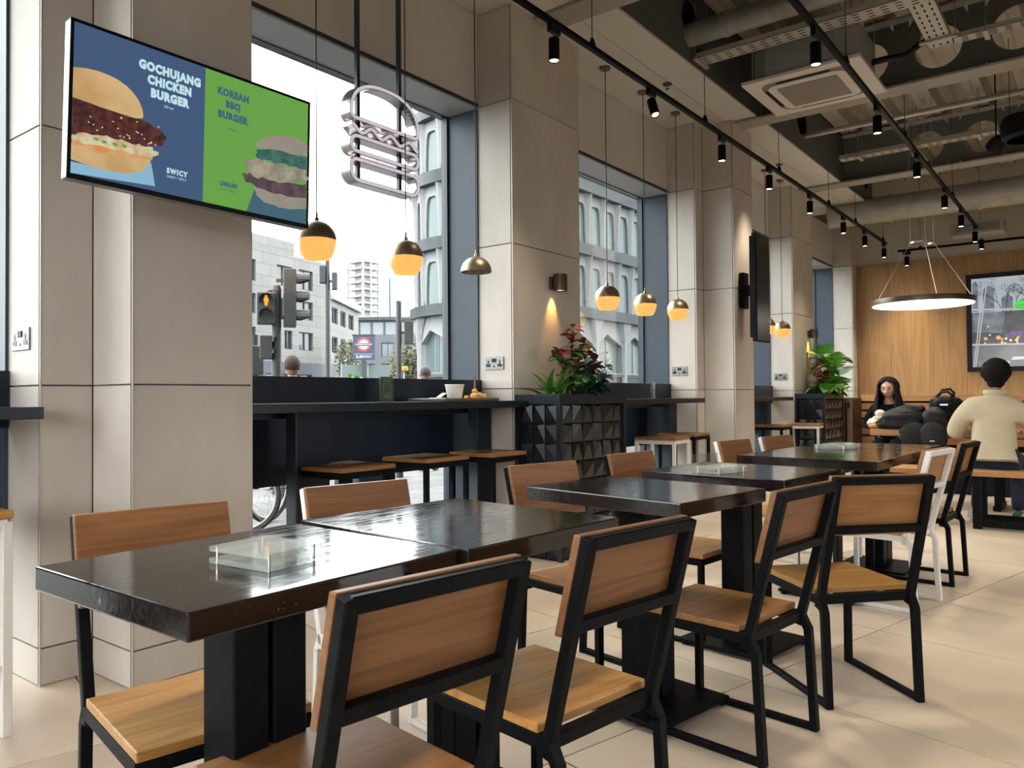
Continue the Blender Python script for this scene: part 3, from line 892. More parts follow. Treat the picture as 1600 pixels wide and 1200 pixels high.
LF['orange'] = leaf_me('leaf', M['leaf_orange'], .075, .05, 'oval', .6, .2)
LF['yellow'] = leaf_me('leaf', M['leaf_yellow'], .09, .05, 'oval', .5, .2)
LF['brown'] = leaf_me('leaf', M['leaf_brown'], .09, .05, 'oval', .6, .2)
LF['olive'] = leaf_me('leaf', M['leaf_green'], .10, .055, 'oval', .6, .2)
LF['dark'] = leaf_me('leaf', M['leaf_dark'], .095, .07, 'oval', .5, .25)
LF['round'] = leaf_me('leaf', M['leaf_green'], .075, .072, 'round', .4, .15)
LF['broad'] = leaf_me('leaf', M['leaf_green'], .24, .14, 'oval', .7, .2)
LF['broadb'] = leaf_me('leaf', M['leaf_bright'], .24, .13, 'oval', .8, .2)
LF['mons'] = leaf_me('leaf', M['leaf_bright'], .27, .25, 'round', .6, .12, 30, .55)
LF['monsd'] = leaf_me('leaf', M['leaf_green'], .30, .25, 'round', .6, .12, 30, .55)
# first planter
rr = random.Random(3)
t = thing('fern', 'feathery green fern at the left end of the first planter', 'plant', (4.93, 3.40, SOIL))
for k in range(18):
    leaf_at(LF['sword'], t, Vector((rr.uniform(-.05, .05), rr.uniform(-.06, .06), 0)), rr.uniform(PI * .55, PI * 1.55), R(rr.uniform(25, 78)), R(rr.uniform(-20, 20)), rr.uniform(.7, 1.15))
for k in range(6):
    leaf_at(LF['sword'], t, Vector((.05, rr.uniform(-.06, .06), 0)), rr.uniform(-.6, .6), R(rr.uniform(60, 85)), 0, rr.uniform(.9, 1.3))
bush('tall croton with dark red, yellow and orange leaves in the first planter', 'croton', 5.22, 3.42, SOIL,
     [(-.22, 0, .40), (-.13, .03, .33), (.0, -.02, .55), (.05, .03, .48), (.08, -.05, .40), (-.04, -.06, .28), (.12, .0, .33)],
     [(LF['brown'], 40, .15, .85, -10, 50, 1.15), (LF['red'], 34, .74, 1.0, 0, 60, 1.25), (LF['yellow'], 16, .7, .98, 0, 50, 1.1), (LF['olive'], 36, .1, .8, -20, 50, 1.15)], 4)
t = thing('flower_spray', 'orange red bloom at the top of the croton in the first planter', 'flower', (5.23, 3.40, SOIL + .545))
for k in range(9): leaf_at(LF['orange'], t, Vector((rr.uniform(-.03, .03), rr.uniform(-.03, .03), rr.uniform(-.01, .03))), k * .7, R(rr.uniform(-5, 50)), 0, rr.uniform(.8, 1.1), 'petal')
bush('glossy dark green shrub with red upper leaves, right end of first planter', 'rubber_plant', 5.50, 3.42, SOIL,
     [(-.10, .0, .38), (-.04, .03, .46), (.02, -.05, .34), (.12, .02, .31), (.22, -.03, .28), (-.06, -.08, .24), (.05, .06, .38), (.25, .02, .2)],
     [(LF['dark'], 84, .05, .85, -25, 45, 1.15), (LF['red'], 18, .88, 1.0, 0, 60, 1.35), (LF['round'], 16, .6, 1.0, -30, 30, 1.0)], 8)
bush('low dark leafy plant at the middle of the first planter', 'foliage_plant', 5.22, 3.30, SOIL,
     [(-.10, 0, .14), (.0, -.02, .18), (.10, 0, .15), (.02, .04, .2)], [(LF['dark'], 26, .1, 1, -20, 55, 1.2), (LF['broad'], 5, .3, 1, 10, 60, .6)], 9)
# second planter
bush('bright green monstera with split leaves in the second planter', 'monstera', 12.05, 3.38, SOIL,
     [(.02, .02, .62), (.10, .0, .50), (.34, -.04, .54), (.42, -.06, .26), (.20, -.08, .42), (-.06, -.02, .42)],
     [(LF['mons'], 9, .9, 1.0, 0, 70, 1.1), (LF['monsd'], 5, .88, 1.0, -10, 60, 1.15), (LF['broadb'], 9, .5, .95, 0, 55, 1.2)], 21)
bush('orange flowered croton at the left of the second planter', 'croton', 11.72, 3.36, SOIL,
     [(-.14, 0, .36), (-.03, -.02, .46), (.08, 0, .36), (.14, -.03, .32)],
     [(LF['orange'], 26, .75, 1.0, 0, 60, 1.4), (LF['brown'], 34, .3, .95, -10, 50, 1.5), (LF['yellow'], 10, .5, .95, 0, 50, 1.1)], 23)
bush('broad leaved green plant spilling over the front of the second planter', 'foliage_plant', 11.92, 3.32, SOIL,
     [(-.25, -.02, .14), (-.10, -.03, .18), (.10, -.02, .16), (.28, 0, .15), (.38, 0, .2)], [(LF['broadb'], 26, .3, 1, 0, 65, 1.25), (LF['broad'], 14, .2, .9, 0, 60, 1.2)], 25)

mon = bpy.data.objects['monstera']
for p, az, el, s_, k_ in (((-.06, -.10, .36), 2.7, 62, 1.25, 'mons'), ((.10, -.12, .40), 3.6, 72, 1.3, 'mons'), ((.30, -.14, .30), -.5, 48, 1.35, 'monsd'), ((.20, -.15, .16), -.2, 40, 1.2, 'mons'), ((.42, -.10, .12), -.3, 50, 1.2, 'monsd'), ((-.02, -.16, .12), 3.4, 60, 1.2, 'broadb'), ((-.28, -.16, .04), 3.9, 58, 1.3, 'broadb'), ((-.42, -.14, .02), 3.2, 66, 1.2, 'broad'), ((.04, -.2, .02), 4.4, 50, 1.2, 'broad'), ((.20, .0, .52), 1.5, 75, 1.1, 'mons')):
    leaf_at(LF[k_], mon, Vector(p), az, R(el), 0, s_)
# dark service cabinet beyond the second planter
t = thing('side_cabinet', 'low dark cabinet with a wooden top beside the second planter', 'cabinet', (13.25, 3.45, 0))
MB().box(-.45, .45, -.17, .17, 0, 1.10).obj('body', M['matt_black'], t, bev=.004)
MB().box(-.46, .46, -.18, .18, 1.10, 1.17).obj('top', M['walnut'], t, bev=.004)
for k in (-1, 1):
    d = MB().box(k * .22 - .21, k * .22 + .21, -.185, -.17, .08, 1.0).obj('door', M['walnut'], t, bev=.003)
    MB().box(k * .05 - .006, k * .05 + .006, -.20, -.185, .5, .62).obj('handle', M['black_metal'], d)

# ------------------------------------------------------------------ tracks and spotlights
def track(label, p, q, hang, zc):
    t = thing('light_track', label, 'light track', p, 0, 'black ceiling light tracks')
    d = Vector(q) - Vector(p)
    MB().bar((0, 0, 0), d, .042, .036).obj('rail', M['black_metal'], t, bev=.003)
    L = d.length; dn = d.normalized()
    for s in hang:
        a = dn * s
        MB().cyl(a + Vector((0, 0, .015)), a + Vector((0, 0, .075)), .03, .012, 10).obj('suspension_clip', M['black_plastic'], t)
        MB().cyl(a + Vector((0, 0, .07)), a + Vector((0, 0, zc - p[2])), .0035, n=6).obj('hanger_wire', M['cord'], t)
    return t
T1Y, T1Z, T2Y, T2Z, T3X, T3Z = 3.0, 3.80, 1.60, 3.80, 14.62, 3.68
track('long black light track hanging below the soffit along the windows', (-2.0, T1Y, T1Z), (14.4, T1Y, T1Z), [1.2, 4.2, 6.9, 8.92, 11.0, 13.0, 14.4, 16.2], ZS)
track('black light track above the dining tables', (-1.0, T2Y, T2Z), (14.5, T2Y, T2Z), [1.5, 4.5, 7.4, 9.6, 12.6, 15.3], 4.99)
track('black light track across the room in front of the oak wall', (T3X, 2.86, T3Z), (T3X, -3.0, T3Z), [.35, 2.2, 4.0], 5.0)
SPOTS = []
def spotlight(label, x, y, z, along, tilt=(0, 0), lit=True, power=115):
    t = thing('track_spotlight', label, 'spotlight', (x, y, z - .02), 0, 'black track spotlights')
    ad = MB()
    if along == 'x': ad.box(-.06, .06, -.018, .018, -.055, .01)
    else: ad.box(-.018, .018, -.06, .06, -.055, .01)
    ad.obj('adapter', M['black_plastic'], t, bev=.003)
    MB().cyl((.0, .0, -.10), (.0, .0, -.05), .009, n=8).obj('swivel', M['chrome'], t)
    mt = Matrix.Translation((0, 0, -.09)) @ Euler((tilt[0], tilt[1], 0)).to_matrix().to_4x4()
    b = MB(); b.xf = mt
    b.lathe([(.0001, 0), (.036, 0), (.038, -.004), (.038, -.155), (.034, -.155), (.032, -.148), (.0001, -.148)], n=20)
    b.obj('body', M['black_metal'], t, smooth=True)
    l = MB(); l.xf = mt
    l.lathe([(.0001, -.150), (.031, -.150)], n=18)
    l.obj('lens', M['lens'] if lit else M['lens_dim'], t)
    if lit:
        ld = bpy.data.lights.new('spot_beam', 'SPOT')
        ld.energy = power; ld.spot_size = R(84); ld.spot_blend = .9; ld.color = (1.0, .85, .64); ld.shadow_soft_size = .12
        lo = bpy.data.objects.new('spot_beam', ld); COL.objects.link(lo); lo.parent = t
        lo.matrix_local = mt @ Matrix.Translation((0, 0, -.17))
    return t
n1 = ['first', 'second', 'third', 'fourth', 'fifth', 'sixth', 'seventh', 'last']
for k, (x, tl) in enumerate(((4.40, (0, 0)), (5.83, (-.35, .2)), (7.32, (0, 0)), (8.66, (.0, .0)), (10.15, (0, 0)), (11.72, (0, 0)), (12.95, (0, 0)), (14.25, (0, 0)))):
    spotlight('tilted unlit looking black spotlight on the window side track' if k == 1 else 'lit black spotlight, %s along the window side track' % n1[k], x, T1Y, T1Z, 'x', tl, k != 1)
for k, x in enumerate((5.60, 7.42, 9.20, 10.95, 12.30, 13.70, 14.45)):
    spotlight('lit black spotlight, %s along the track above the tables' % ('last' if k == 6 else n1[k]), x, T2Y, T2Z, 'x')
spotlight('lit black spotlight at the left end of the oak wall track', T3X, 2.72, T3Z, 'y')
for k, y in enumerate((.75, -1.2)):  # two unseen spotlights added out of view to brighten the oak boards
    spotlight('unseen spotlight added to brighten the oak wall, %s along its track' % ('midway', 'at the hidden end')[k], T3X, y, T3Z, 'y')

# unseen track and spotlights added over the aisle to brighten the room
T4Y = -0.9
track('black light track added over the aisle for fill light, outside the view on the right', (-1.0, T4Y, T2Z), (12.0, T4Y, T2Z), [2, 5, 8, 11], 4.99)
for k, x in enumerate((0.4, 2.2, 4.0, 5.8, 7.6, 9.4)):
    spotlight('unseen black spotlight added for fill light, %s along the aisle track' % n1[k], x, T4Y, T2Z, 'x')
for k, x in enumerate((0.4, 2.2, 3.9)):
    spotlight('lit black spotlight over the nearest tables, %s from the near end' % n1[k], x, T2Y, T2Z, 'x')

# ------------------------------------------------------------------ globe pendants over the counters
PR = .114
def pendant(label, x, z, glass=True, y=3.67):
    t = thing('globe_pendant' if glass else 'dome_pendant', label, 'pendant lamp', (x, y, z), 0, 'brass globe pendants over the counters')
    N = 12
    cap = [(PR * math.sin(PI / 2 * (1 - k / N)) if k < N else 1e-4, PR * math.cos(PI / 2 * (1 - k / N))) for k in range(N + 1)]
    cap2 = [(r * .97, zz - .003) for r, zz in reversed(cap)]
    MB().lathe(cap + cap2 + [cap[0]], n=32).obj('dome', M['brass'], t, smooth=True)
    MB().lathe([(.016, PR - .004), (.014, PR + .012), (.007, PR + .02), (.006, PR + .05), (.0001, PR + .05)], n=14).obj('stem', M['brass'], t, smooth=True)
    MB().cyl((0, 0, PR + .045), (0, 0, ZS - z - .02), .0038, n=6).obj('cord', M['cord'], t)
    MB().cyl((0, 0, ZS - z - .022), (0, 0, ZS - z), .05, n=20).obj('canopy', M['brass'], t)
    if glass:
        sh = [(PR * .985 * a, -PR * b) for a, b in ((1, .0), (1.0, .12), (.985, .25), (.955, .40), (.905, .56), (.84, .71), (.77, .84), (.70, .94), (.665, .98))]
        inn = [(r * .94, zz) for r, zz in reversed(sh)]
        MB().lathe(sh + inn, n=32).obj('glass_shade', M['amber'], t, smooth=True)
        b = MB().ball((0, 0, -.02), .032, nu=14, nv=8).obj('bulb', M['amber_core'], t, smooth=True)
    return t
pendant('nearest amber glass globe pendant, partly behind the hanging screen', 2.90, 2.150)
pendant('second amber globe pendant, below the burger sign', 3.627, 2.150)
pendant('brass half dome pendant without glass beside the second pillar', 4.345, 2.140, False)
pendant('amber globe pendant at left in front of the second window', 6.22, 2.135)
pendant('amber globe pendant in the middle of the second window', 6.955, 2.140)
pendant('amber globe pendant at right hanging before the third pillar', 7.695, 2.150)
pendant('amber globe pendant cut off by the edge of the slim dark screen', 10.42, 2.155)
pendant('farthest amber globe pendant before the fourth pillar', 11.045, 2.155)

# wall downlights throwing an amber cone
def sconce(label, x, z):
    t = thing('wall_downlight', label, 'wall lamp', (x, YP, z), 0, 'bronze wall downlights')
    MB().box(-.035, .035, -.03, 0, -.05, .05).obj('bracket', M['bronze'], t, bev=.003)
    MB().lathe([(.0001, .068), (.056, .068), (.058, .064), (.058, -.068), (.05, -.068), (.048, -.055), (.0001, -.055)], (0, -.088, 0), 24).obj('body', M['bronze'], t, smooth=True)
    MB().lathe([(.0001, -.058), (.046, -.058)], (0, -.088, 0), 18).obj('lens', M['lens_dim'], t)
    ld = bpy.data.lights.new('downlight_beam', 'SPOT')
    ld.energy = 16; ld.spot_size = R(62); ld.spot_blend = 1.0; ld.color = (1.0, .50, .12); ld.shadow_soft_size = .015
    lo = bpy.data.objects.new('downlight_beam', ld); COL.objects.link(lo); lo.parent = t
    lo.location = (0, -.045, -.072); lo.rotation_euler = (R(12), 0, 0)
sconce('bronze cylinder wall lamp on the second pillar above the red leaves', 5.27, 2.155)
sconce('small bronze wall lamp beside the far planter, last pillar with a lamp', 12.13, 2.15)

# ring lamp
RC = Vector((10.55, 1.80, 2.34)); RR = .535
t = thing('ring_lamp', 'large glowing ring lamp on thin wires before the oak wall', 'pendant lamp', RC)
MB().lathe([(RR - .02, .035), (RR + .03, .035), (RR + .034, .0), (RR + .03, -.028), (RR + .022, -.03), (RR - .012, -.03), (RR - .02, -.028), (RR - .02, .035)], n=64).obj('ring_housing', M['bronze'], t, smooth=True)
MB().lathe([(RR - .010, -.0305), (RR - .008, -.037), (RR + .018, -.037), (RR + .020, -.0305)], n=64).obj('diffuser', M['ring_light'], t, smooth=True)
MB().lathe([(.128, .735), (.14, .735), (.14, .715), (.128, .715), (.128, .735)], n=36).obj('upper_ring', M['chrome'], t, smooth=True)
for a in (2.2, 4.6, 6.1):
    e = Vector((math.cos(a), math.sin(a), 0))
    MB().cyl(e * .134 + Vector((0, 0, .72)), e * RR + Vector((0, 0, .03)), .0032, n=6).obj('wire', M['wire'], t)
    MB().cyl(e * .134 + Vector((0, 0, .73)), e * .134 + Vector((0, 0, 2.62)), .0028, n=6).obj('wire', M['wire'], t)

# ------------------------------------------------------------------ sockets
def socket(label, x, y, z):
    t = thing('wall_socket', label, 'socket', (x, y, z), 0, 'steel double sockets on the pillars')
    MB().box(-.008, 0, -.093, .093, -.05, .05).obj('plate', M['steel_plate'], t, bev=.002)
    for s in (-1, 1):
        h = MB()
        yy = s * .058
        h.box(-.0095, -.0075, yy - .006, yy + .006, -.004, .022)
        h.box(-.0095, -.0075, yy - .020, yy - .008, -.024, -.010); h.box(-.0095, -.0075, yy + .008, yy + .020, -.024, -.010)
        h.box(-.0094, -.0075, yy - .022, yy + .022, -.028, -.006)
        h.obj('outlet', M['black_plastic'], t)
        MB().box(-.013, -.0075, s * .012 - .009, s * .012 + .009, .008, .036).obj('switch', M['black_plastic'], t, bev=.001)
    MB().box(-.0092, -.0075, -.008, .008, -.032, -.018).obj('usb_port', M['black_plastic'], t)
    MB().cyl((-.0095, -.082, 0), (-.0075, -.082, 0), .004, n=8).obj('screw', M['chrome'], t)
socket('steel double socket above the short counter at far left', 1.405, 3.832, 1.495)
socket('steel double socket on the second pillar above the tray', 4.745, 3.825, 1.488)
socket('steel double socket on the third pillar above the second counter', 8.10, 3.848, 1.50)
socket('steel double socket on the fourth pillar, farthest one', 11.445, 3.834, 1.487)

# ceiling services
t = thing('ceiling_cassette', 'white ceiling cassette air conditioner hung under the beams', 'air conditioner', (7.65, 2.20, 4.15))
S_ = .51
fp = MB()
fp.box(-S_, S_, -S_ - .02, -.40, 0, .035); fp.box(-S_, S_, .40, S_ + .02, 0, .035); fp.box(-S_, -.40, -.40, .40, 0, .035); fp.box(.40, S_, -.40, .40, 0, .035)
fp.obj('fascia_panel', M['ac_white'], t, bev=.008, seg=2)
def rr_(h, r, n=6):
    return [(sx_ * (h - r) + r * math.cos(a0 + PI / 2 * k / n), sy_ * (h - r) + r * math.sin(a0 + PI / 2 * k / n)) for sx_, sy_, a0 in ((1, 1, 0), (-1, 1, PI / 2), (-1, -1, PI), (1, -1, 1.5 * PI)) for k in range(n + 1)]
MB().box(-.42, .42, -.42, .42, .004, .035).obj('inner_fascia', M['ac_white'], t)
MB().prism(rr_(.405, .14), -.003, .004, 'xy').obj('slot_recess', M['ac_grille'], t)
MB().prism(rr_(.355, .10), -.016, -.002, 'xy').obj('centre_panel', M['ac_white'], t, bev=.005)
fl_ = MB()
for s in (-1, 1):
    fl_.bar((-.24, s * .380, -.004), (.24, s * .380, -.004), .034, .006); fl_.bar((s * .380, -.24, -.004), (s * .380, .24, -.004), .034, .006)
fl_.obj('air_flaps', M['matt_black'], t)
MB().box(-.275, .275, -.275, .275, -.021, -.0155).obj('intake_grille', M['ac_grille'], t, bev=.003)
oc = [(-.42, -.28), (-.28, -.42), (.28, -.42), (.42, -.28), (.42, .28), (.28, .42), (-.28, .42), (-.42, .28)]
MB().prism([(a * 1.12, b * 1.12) for a, b in oc], .035, .42, 'xy').obj('casing', M['ac_body'], t, bev=.006)
for a in (-1, 1):
    for b in (-1, 1):
        MB().cyl((a * .44, b * .44, .03), (a * .44, b * .44, .95), .005, n=6).obj('threaded_rod', M['galv'], t)
MB().tube([(.2, -.42, .2), (.2, -.62, .2), (.28, -.74, .22), (.3, -.86, .30), (.3, -1.05, .34)], .03, 10).obj('refrigerant_pipe', M['black_plastic'], t, smooth=True)

def cable_tray(label, p, q, w, lip=.05, slots=True, drop=None):
    t = thing('cable_tray', label, 'cable tray', p, 0, 'steel cable trays under the deck')
    d = Vector(q) - Vector(p); L = d.length
    ang = math.atan2(d.y, d.x); t.rotation_euler = (0, 0, ang)
    b = MB(); b.box(0, L, -w / 2, w / 2, 0, .004); b.box(0, L, -w / 2, -w / 2 + .004, 0, lip); b.box(0, L, w / 2 - .004, w / 2, 0, lip)
    b.obj('channel', M['galv'], t)
    if slots:
        s = MB(); x = .06
        while x < min(L, 4.5):
            for yy in (-.28, .0, .28): s.box(x, x + .05, yy * w - .007, yy * w + .007, -.0012, .0002)
            x += .11
        o = s.obj('slots', M['matt_black'], t); o['kind'] = 'stuff'
    for x in ([.25, L * .5, L - .2] if drop else []):
        MB().bar((x, -w * .75, -.012), (x, w * .75, -.012), .04, .02).obj('hanger_bracket', M['galv'], t)
        for s in (-1, 1): MB().cyl((x, s * w * .68, 0), (x, s * w * .68, drop), .004, n=6).obj('threaded_rod', M['galv_dark'], t)
    return t
cable_tray('slotted cable tray running beside the grey insulated pipe', (6.85, 3.25, 4.36), (6.85, -3.5, 4.36), .19, drop=.6)
cable_tray('white cable tray hung in front of the second big beam', (11.0, 2.84, 4.38), (11.0, 1.02, 4.38), .165, drop=.56)
cable_tray('wide perforated tray running towards the camera near the ceiling', (5.0, 1.17, 4.40), (8.0, 1.17, 4.40), .20, .03, drop=.55)
cable_tray('perforated tray crossing below the first big beam', (7.93, 1.06, 4.39), (7.93, -2.5, 4.39), .14, .04, drop=.55)
def pipe(label, nm, p, q, r, mat, collars=(), n=20):
    t = thing(nm, label, 'pipe', p)
    d = Vector(q) - Vector(p); dn = d.normalized()
    MB().cyl((0, 0, 0), d, r, n=n).obj('tube', M[mat], t, smooth=True)
    for s in collars: MB().cyl(dn * s, dn * (s + .05), r * 1.07, n=n).obj('collar', M[mat], t, smooth=True)
    return t
pipe('grey insulated pipe passing through the round hole near the ceiling', 'insulated_pipe', (6.66, 3.30, 4.55), (6.66, -4.5, 4.55), .105, 'galv_dark', (.6, 2.0, 3.4))
pipe('big grey ventilation duct above the oak wall', 'ventilation_duct', (13.25, 3.60, 4.14), (13.25, -4.8, 4.14), .20, 'galv', (.9, 2.1, 3.3, 4.5))
pipe('thin grey pipe slung between the two big beams', 'sprinkler_pipe', (10.1, 3.2, 4.52), (10.1, -4.5, 4.52), .032, 'galv', (.5, 1.6, 2.7), 12)
pipe('slim conduit above the slotted cable tray', 'conduit', (7.15, 3.0, 4.72), (7.15, -4, 4.72), .03, 'galv_dark', (), 10)
t = thing('duct_box', 'flat grey duct box mounted under the ventilation duct', 'duct', (14.1, 1.6, 3.80))
MB().box(-.18, .18, -.36, .36, -.10, .10).obj('box', M['galv'], t, bev=.006)
MB().box(-.19, -.18, -.30, .30, -.06, .06).obj('access_panel', M['galv_dark'], t)
t = thing('loudspeaker', 'black hanging loudspeaker drum at the top right corner', 'loudspeaker', (9.7, .66, 4.0))
MB().lathe([(.0001, -.12), (.18, -.12), (.22, -.09), (.23, .05), (.2, .12), (.0001, .13)], n=28).obj('drum', M['matt_black'], t, smooth=True)
MB().lathe([(.0001, -.125), (.17, -.125)], n=24).obj('grille', M['black_plastic'], t)
for a in (0, 2.1, 4.2): MB().cyl((.15 * math.cos(a), .15 * math.sin(a), .11), (.15 * math.cos(a), .15 * math.sin(a), .95), .004, n=6).obj('hanger_wire', M['cord'], t)
t = thing('stage_spotlight', 'small black adjustable spotlight below the loudspeaker', 'spotlight', (10.3, .98, 4.05))
b = MB(); b.xf = Euler((.5, -.9, 0)).to_matrix().to_4x4()
b.lathe([(.0001, .09), (.05, .085), (.085, .02), (.09, -.06), (.08, -.06), (.0001, -.04)], n=20).obj('lamp_head', M['matt_black'], t, smooth=True)
MB().cyl((0, 0, .05), (0, 0, 1.04), .008, n=8).obj('stem', M['black_metal'], t)
def sprinkler(label, x, y):
    t = thing('sprinkler', label, 'sprinkler', (x, y, ZS), 0, 'sprinkler heads in the soffit')
    MB().cyl((0, 0, -.012), (0, 0, 0), .045, n=18).obj('rose', M['bronze'], t)
    MB().cyl((0, 0, -.05), (0, 0, -.012), .009, n=8).obj('nozzle', M['chrome'], t)
    MB().cyl((0, 0, -.054), (0, 0, -.05), .02, n=10).obj('deflector', M['bronze'], t)
sprinkler('sprinkler head in the soffit above the second window', 6.93, 3.39)
sprinkler('sprinkler head in the soffit above the third window', 10.30, 3.43)

# ------------------------------------------------------------------ hanging menu screen (local: x right, z up, front towards -y)
def scr(name, col, s, col2=None, scale=20):
    m = glow(name, col, s, col2, scale)
    m.node_tree.nodes['Principled BSDF'].inputs['Roughness'].default_value = .18
    return m
M['scr_blue'] = scr('screen_blue', (.052, .095, .185), 1.0)
M['scr_green'] = scr('screen_green', (.13, .34, .065), 1.0)
M['scr_text'] = scr('screen_text', (.50, .72, .78), 1.0)
M['scr_navy'] = scr('screen_navy', (.05, .12, .17), 1.0)
M['scr_tray'] = scr('screen_tray', (.24, .44, .58), 1.0)
M['scr_bun'] = scr('screen_bun', (.50, .30, .12), 1.0, (.62, .42, .2), 6)
M['scr_bunlow'] = scr('screen_bunlow', (.60, .43, .21), 1.0, (.5, .30, .12), 9)
M['scr_patty'] = scr('screen_patty', (.045, .018, .02), 1.0, (.12, .035, .025), 38)
M['scr_slaw'] = scr('screen_slaw', (.62, .58, .40), 1.0, (.50, .34, .17), 26)
M['scr_carrot'] = scr('screen_carrot', (.62, .25, .07), 1.0, (.6, .4, .2), 20)
M['scr_lime'] = scr('screen_lime', (.18, .3, .06), 1.0)
M['scr_seed'] = scr('screen_seed', (.75, .68, .5), 1.0)
M['scr_bun2'] = scr('screen_bun2', (.26, .235, .185), 1.0, (.30, .27, .22), 6)
M['scr_herb'] = scr('screen_herb', (.035, .10, .09), 1.0, (.07, .17, .13), 30)
M['scr_onion'] = scr('screen_onion', (.36, .33, .25), 1.0, (.22, .19, .15), 22)
M['scr_patty2'] = scr('screen_patty2', (.07, .05, .065), 1.0, (.12, .08, .075), 24)
M['tv_side'] = pbr('tv_side', (.20, .205, .225), .4, .5)
TVW, TVH = 1.026, .592
tv = thing('menu_screen', 'hanging menu screen showing burgers on blue and green', 'screen', (1.755, 2.95, 2.313))
tv.rotation_euler = Euler((0, R(1.4), R(-3.39)), 'XYZ')
MB().box(-TVW / 2, TVW / 2, .004, .055, -TVH / 2, TVH / 2).obj('housing', M['tv_side'], tv, bev=.004)
bz = MB(); e = .016
bz.box(-TVW / 2, TVW / 2, 0, .006, -TVH / 2, -TVH / 2 + e * 1.2); bz.box(-TVW / 2, TVW / 2, 0, .006, TVH / 2 - e * .7, TVH / 2)
bz.box(-TVW / 2, -TVW / 2 + e * .8, 0, .006, -TVH / 2, TVH / 2); bz.box(TVW / 2 - e * .8, TVW / 2, 0, .006, -TVH / 2, TVH / 2)
bz.obj('bezel', M['black_plastic'], tv)
MB().box(-.10, .10, .055, .33, -.10, .10).obj('wall_bracket', M['black_metal'], tv)
sx = (TVW - .026) / 1.778; sz = (TVH - .032) / 1.0
def S2(u, w): return (-TVW / 2 + .013 + u * sx, -TVH / 2 + .019 + w * sz)
def flat(name, pts, mat, d, par=None):
    par = par or tv
    q = [S2(*p) for p in pts]
    return MB().prism(q, -d, .003, 'xz').obj(name, M[mat], par)
flat('blue_half', [(0, 0), (.893, 0), (.893, 1), (0, 1)], 'scr_blue', .0002)
flat('green_half', [(.893, 0), (1.778, 0), (1.778, 1), (.893, 1)], 'scr_green', .0002)
pic = flat('burger_picture', [(0, .0), (.545, .035), (.514, .192), (.373, .09), (.223, .075), (0, .075)], 'scr_tray', .0006)
def jag(pts, amp, seed, n=5):
    rr = random.Random(seed); out = []
    for i in range(len(pts)):
        a, b = pts[i], pts[(i + 1) % len(pts)]
        for k in range(n):
            t = k / n
            out.append((max(0.0, a[0] + (b[0] - a[0]) * t + (rr.uniform(-amp, amp) if k else 0)), a[1] + (b[1] - a[1]) * t + (rr.uniform(-amp, amp) if k else 0)))
    return out
flat('lower_bun', [(0, .20), (.19, .195), (.37, .2), (.513, .245), (.508, .19), (.437, .107), (.322, .074), (.138, .069), (0, .09)], 'scr_bunlow', .0009, tv)
flat('carrot_layer', jag([(0, .245), (.2, .25), (.37, .24), (.53, .26), (.52, .215), (.35, .185), (.15, .175), (0, .185)], .006, 2), 'scr_carrot', .0011)
flat('slaw_layer', jag([(0, .25), (.072, .285), (.216, .31), (.367, .30), (.498, .305), (.566, .265), (.5, .228), (.318, .232), (.098, .213), (0, .225)], .012, 4), 'scr_slaw', .0013)
flat('chicken_patty', jag([(0, .49), (.161, .49), (.336, .485), (.466, .472), (.576, .436), (.615, .392), (.592, .339), (.498, .305), (.341, .297), (.191, .295), (.061, .28), (0, .25)], .009, 6), 'scr_patty', .0015)
flat('top_bun', [(0, .695), (.08, .715), (.154, .72), (.22, .716), (.278, .704), (.335, .68), (.382, .646), (.42, .602), (.444, .552), (.452, .51), (.446, .488), (.40, .474), (.31, .477), (.161, .484), (0, .50)], 'scr_bun', .0018)
rr = random.Random(9)
sd = MB()
for k in range(26):
    u, w = rr.uniform(.05, .56), rr.uniform(.32, .46); a = rr.uniform(0, PI)
    pu = [(u + .008 * math.cos(a), w + .008 * math.sin(a)), (u - .004 * math.sin(a), w + .004 * math.cos(a)), (u - .008 * math.cos(a), w - .008 * math.sin(a)), (u + .004 * math.sin(a), w - .004 * math.cos(a))]
    sd.prism([S2(*p) for p in pu], -.0019, -.0014, 'xz')
o = sd.obj('sesame_seeds', M['scr_seed'], tv); o['kind'] = 'stuff'
lm = MB()
for u, w in ((.15, .262), (.20, .255), (.27, .258), (.33, .262)):
    lm.prism([S2(u + .02 * math.cos(a), w + .012 * math.sin(a)) for a in (0, 1, 2, 3, 4, 5)], -.0017, -.0012, 'xz')
lm.obj('cucumber', M['scr_lime'], tv)
flat('burger_tray', [(1.311, .191), (1.244, .0), (1.778, .0), (1.778, .131), (1.52, .083)], 'scr_navy', .0006)
flat('lower_bun', [(1.30, .21), (1.518, .195), (1.778, .225), (1.778, .125), (1.61, .09), (1.397, .10), (1.33, .14)], 'scr_bun2', .0009)
flat('beef_patty', jag([(1.206, .285), (1.292, .305), (1.517, .281), (1.778, .335), (1.778, .215), (1.483, .187), (1.227, .225)], .01, 12), 'scr_patty2', .0011)
flat('onion_layer', jag([(1.216, .376), (1.306, .428), (1.514, .433), (1.778, .443), (1.778, .36), (1.516, .29), (1.292, .285)], .014, 14), 'scr_onion', .0013)
flat('herb_layer', jag([(1.313, .50), (1.512, .55), (1.778, .55), (1.778, .45), (1.514, .44), (1.323, .437)], .012, 16), 'scr_herb', .0015)
flat('top_bun', [(1.305, .52), (1.33, .565), (1.371, .602), (1.43, .638), (1.51, .663), (1.58, .68), (1.655, .687), (1.72, .68), (1.778, .655), (1.778, .56), (1.64, .545), (1.512, .545), (1.40, .53)], 'scr_bun2', .0018)
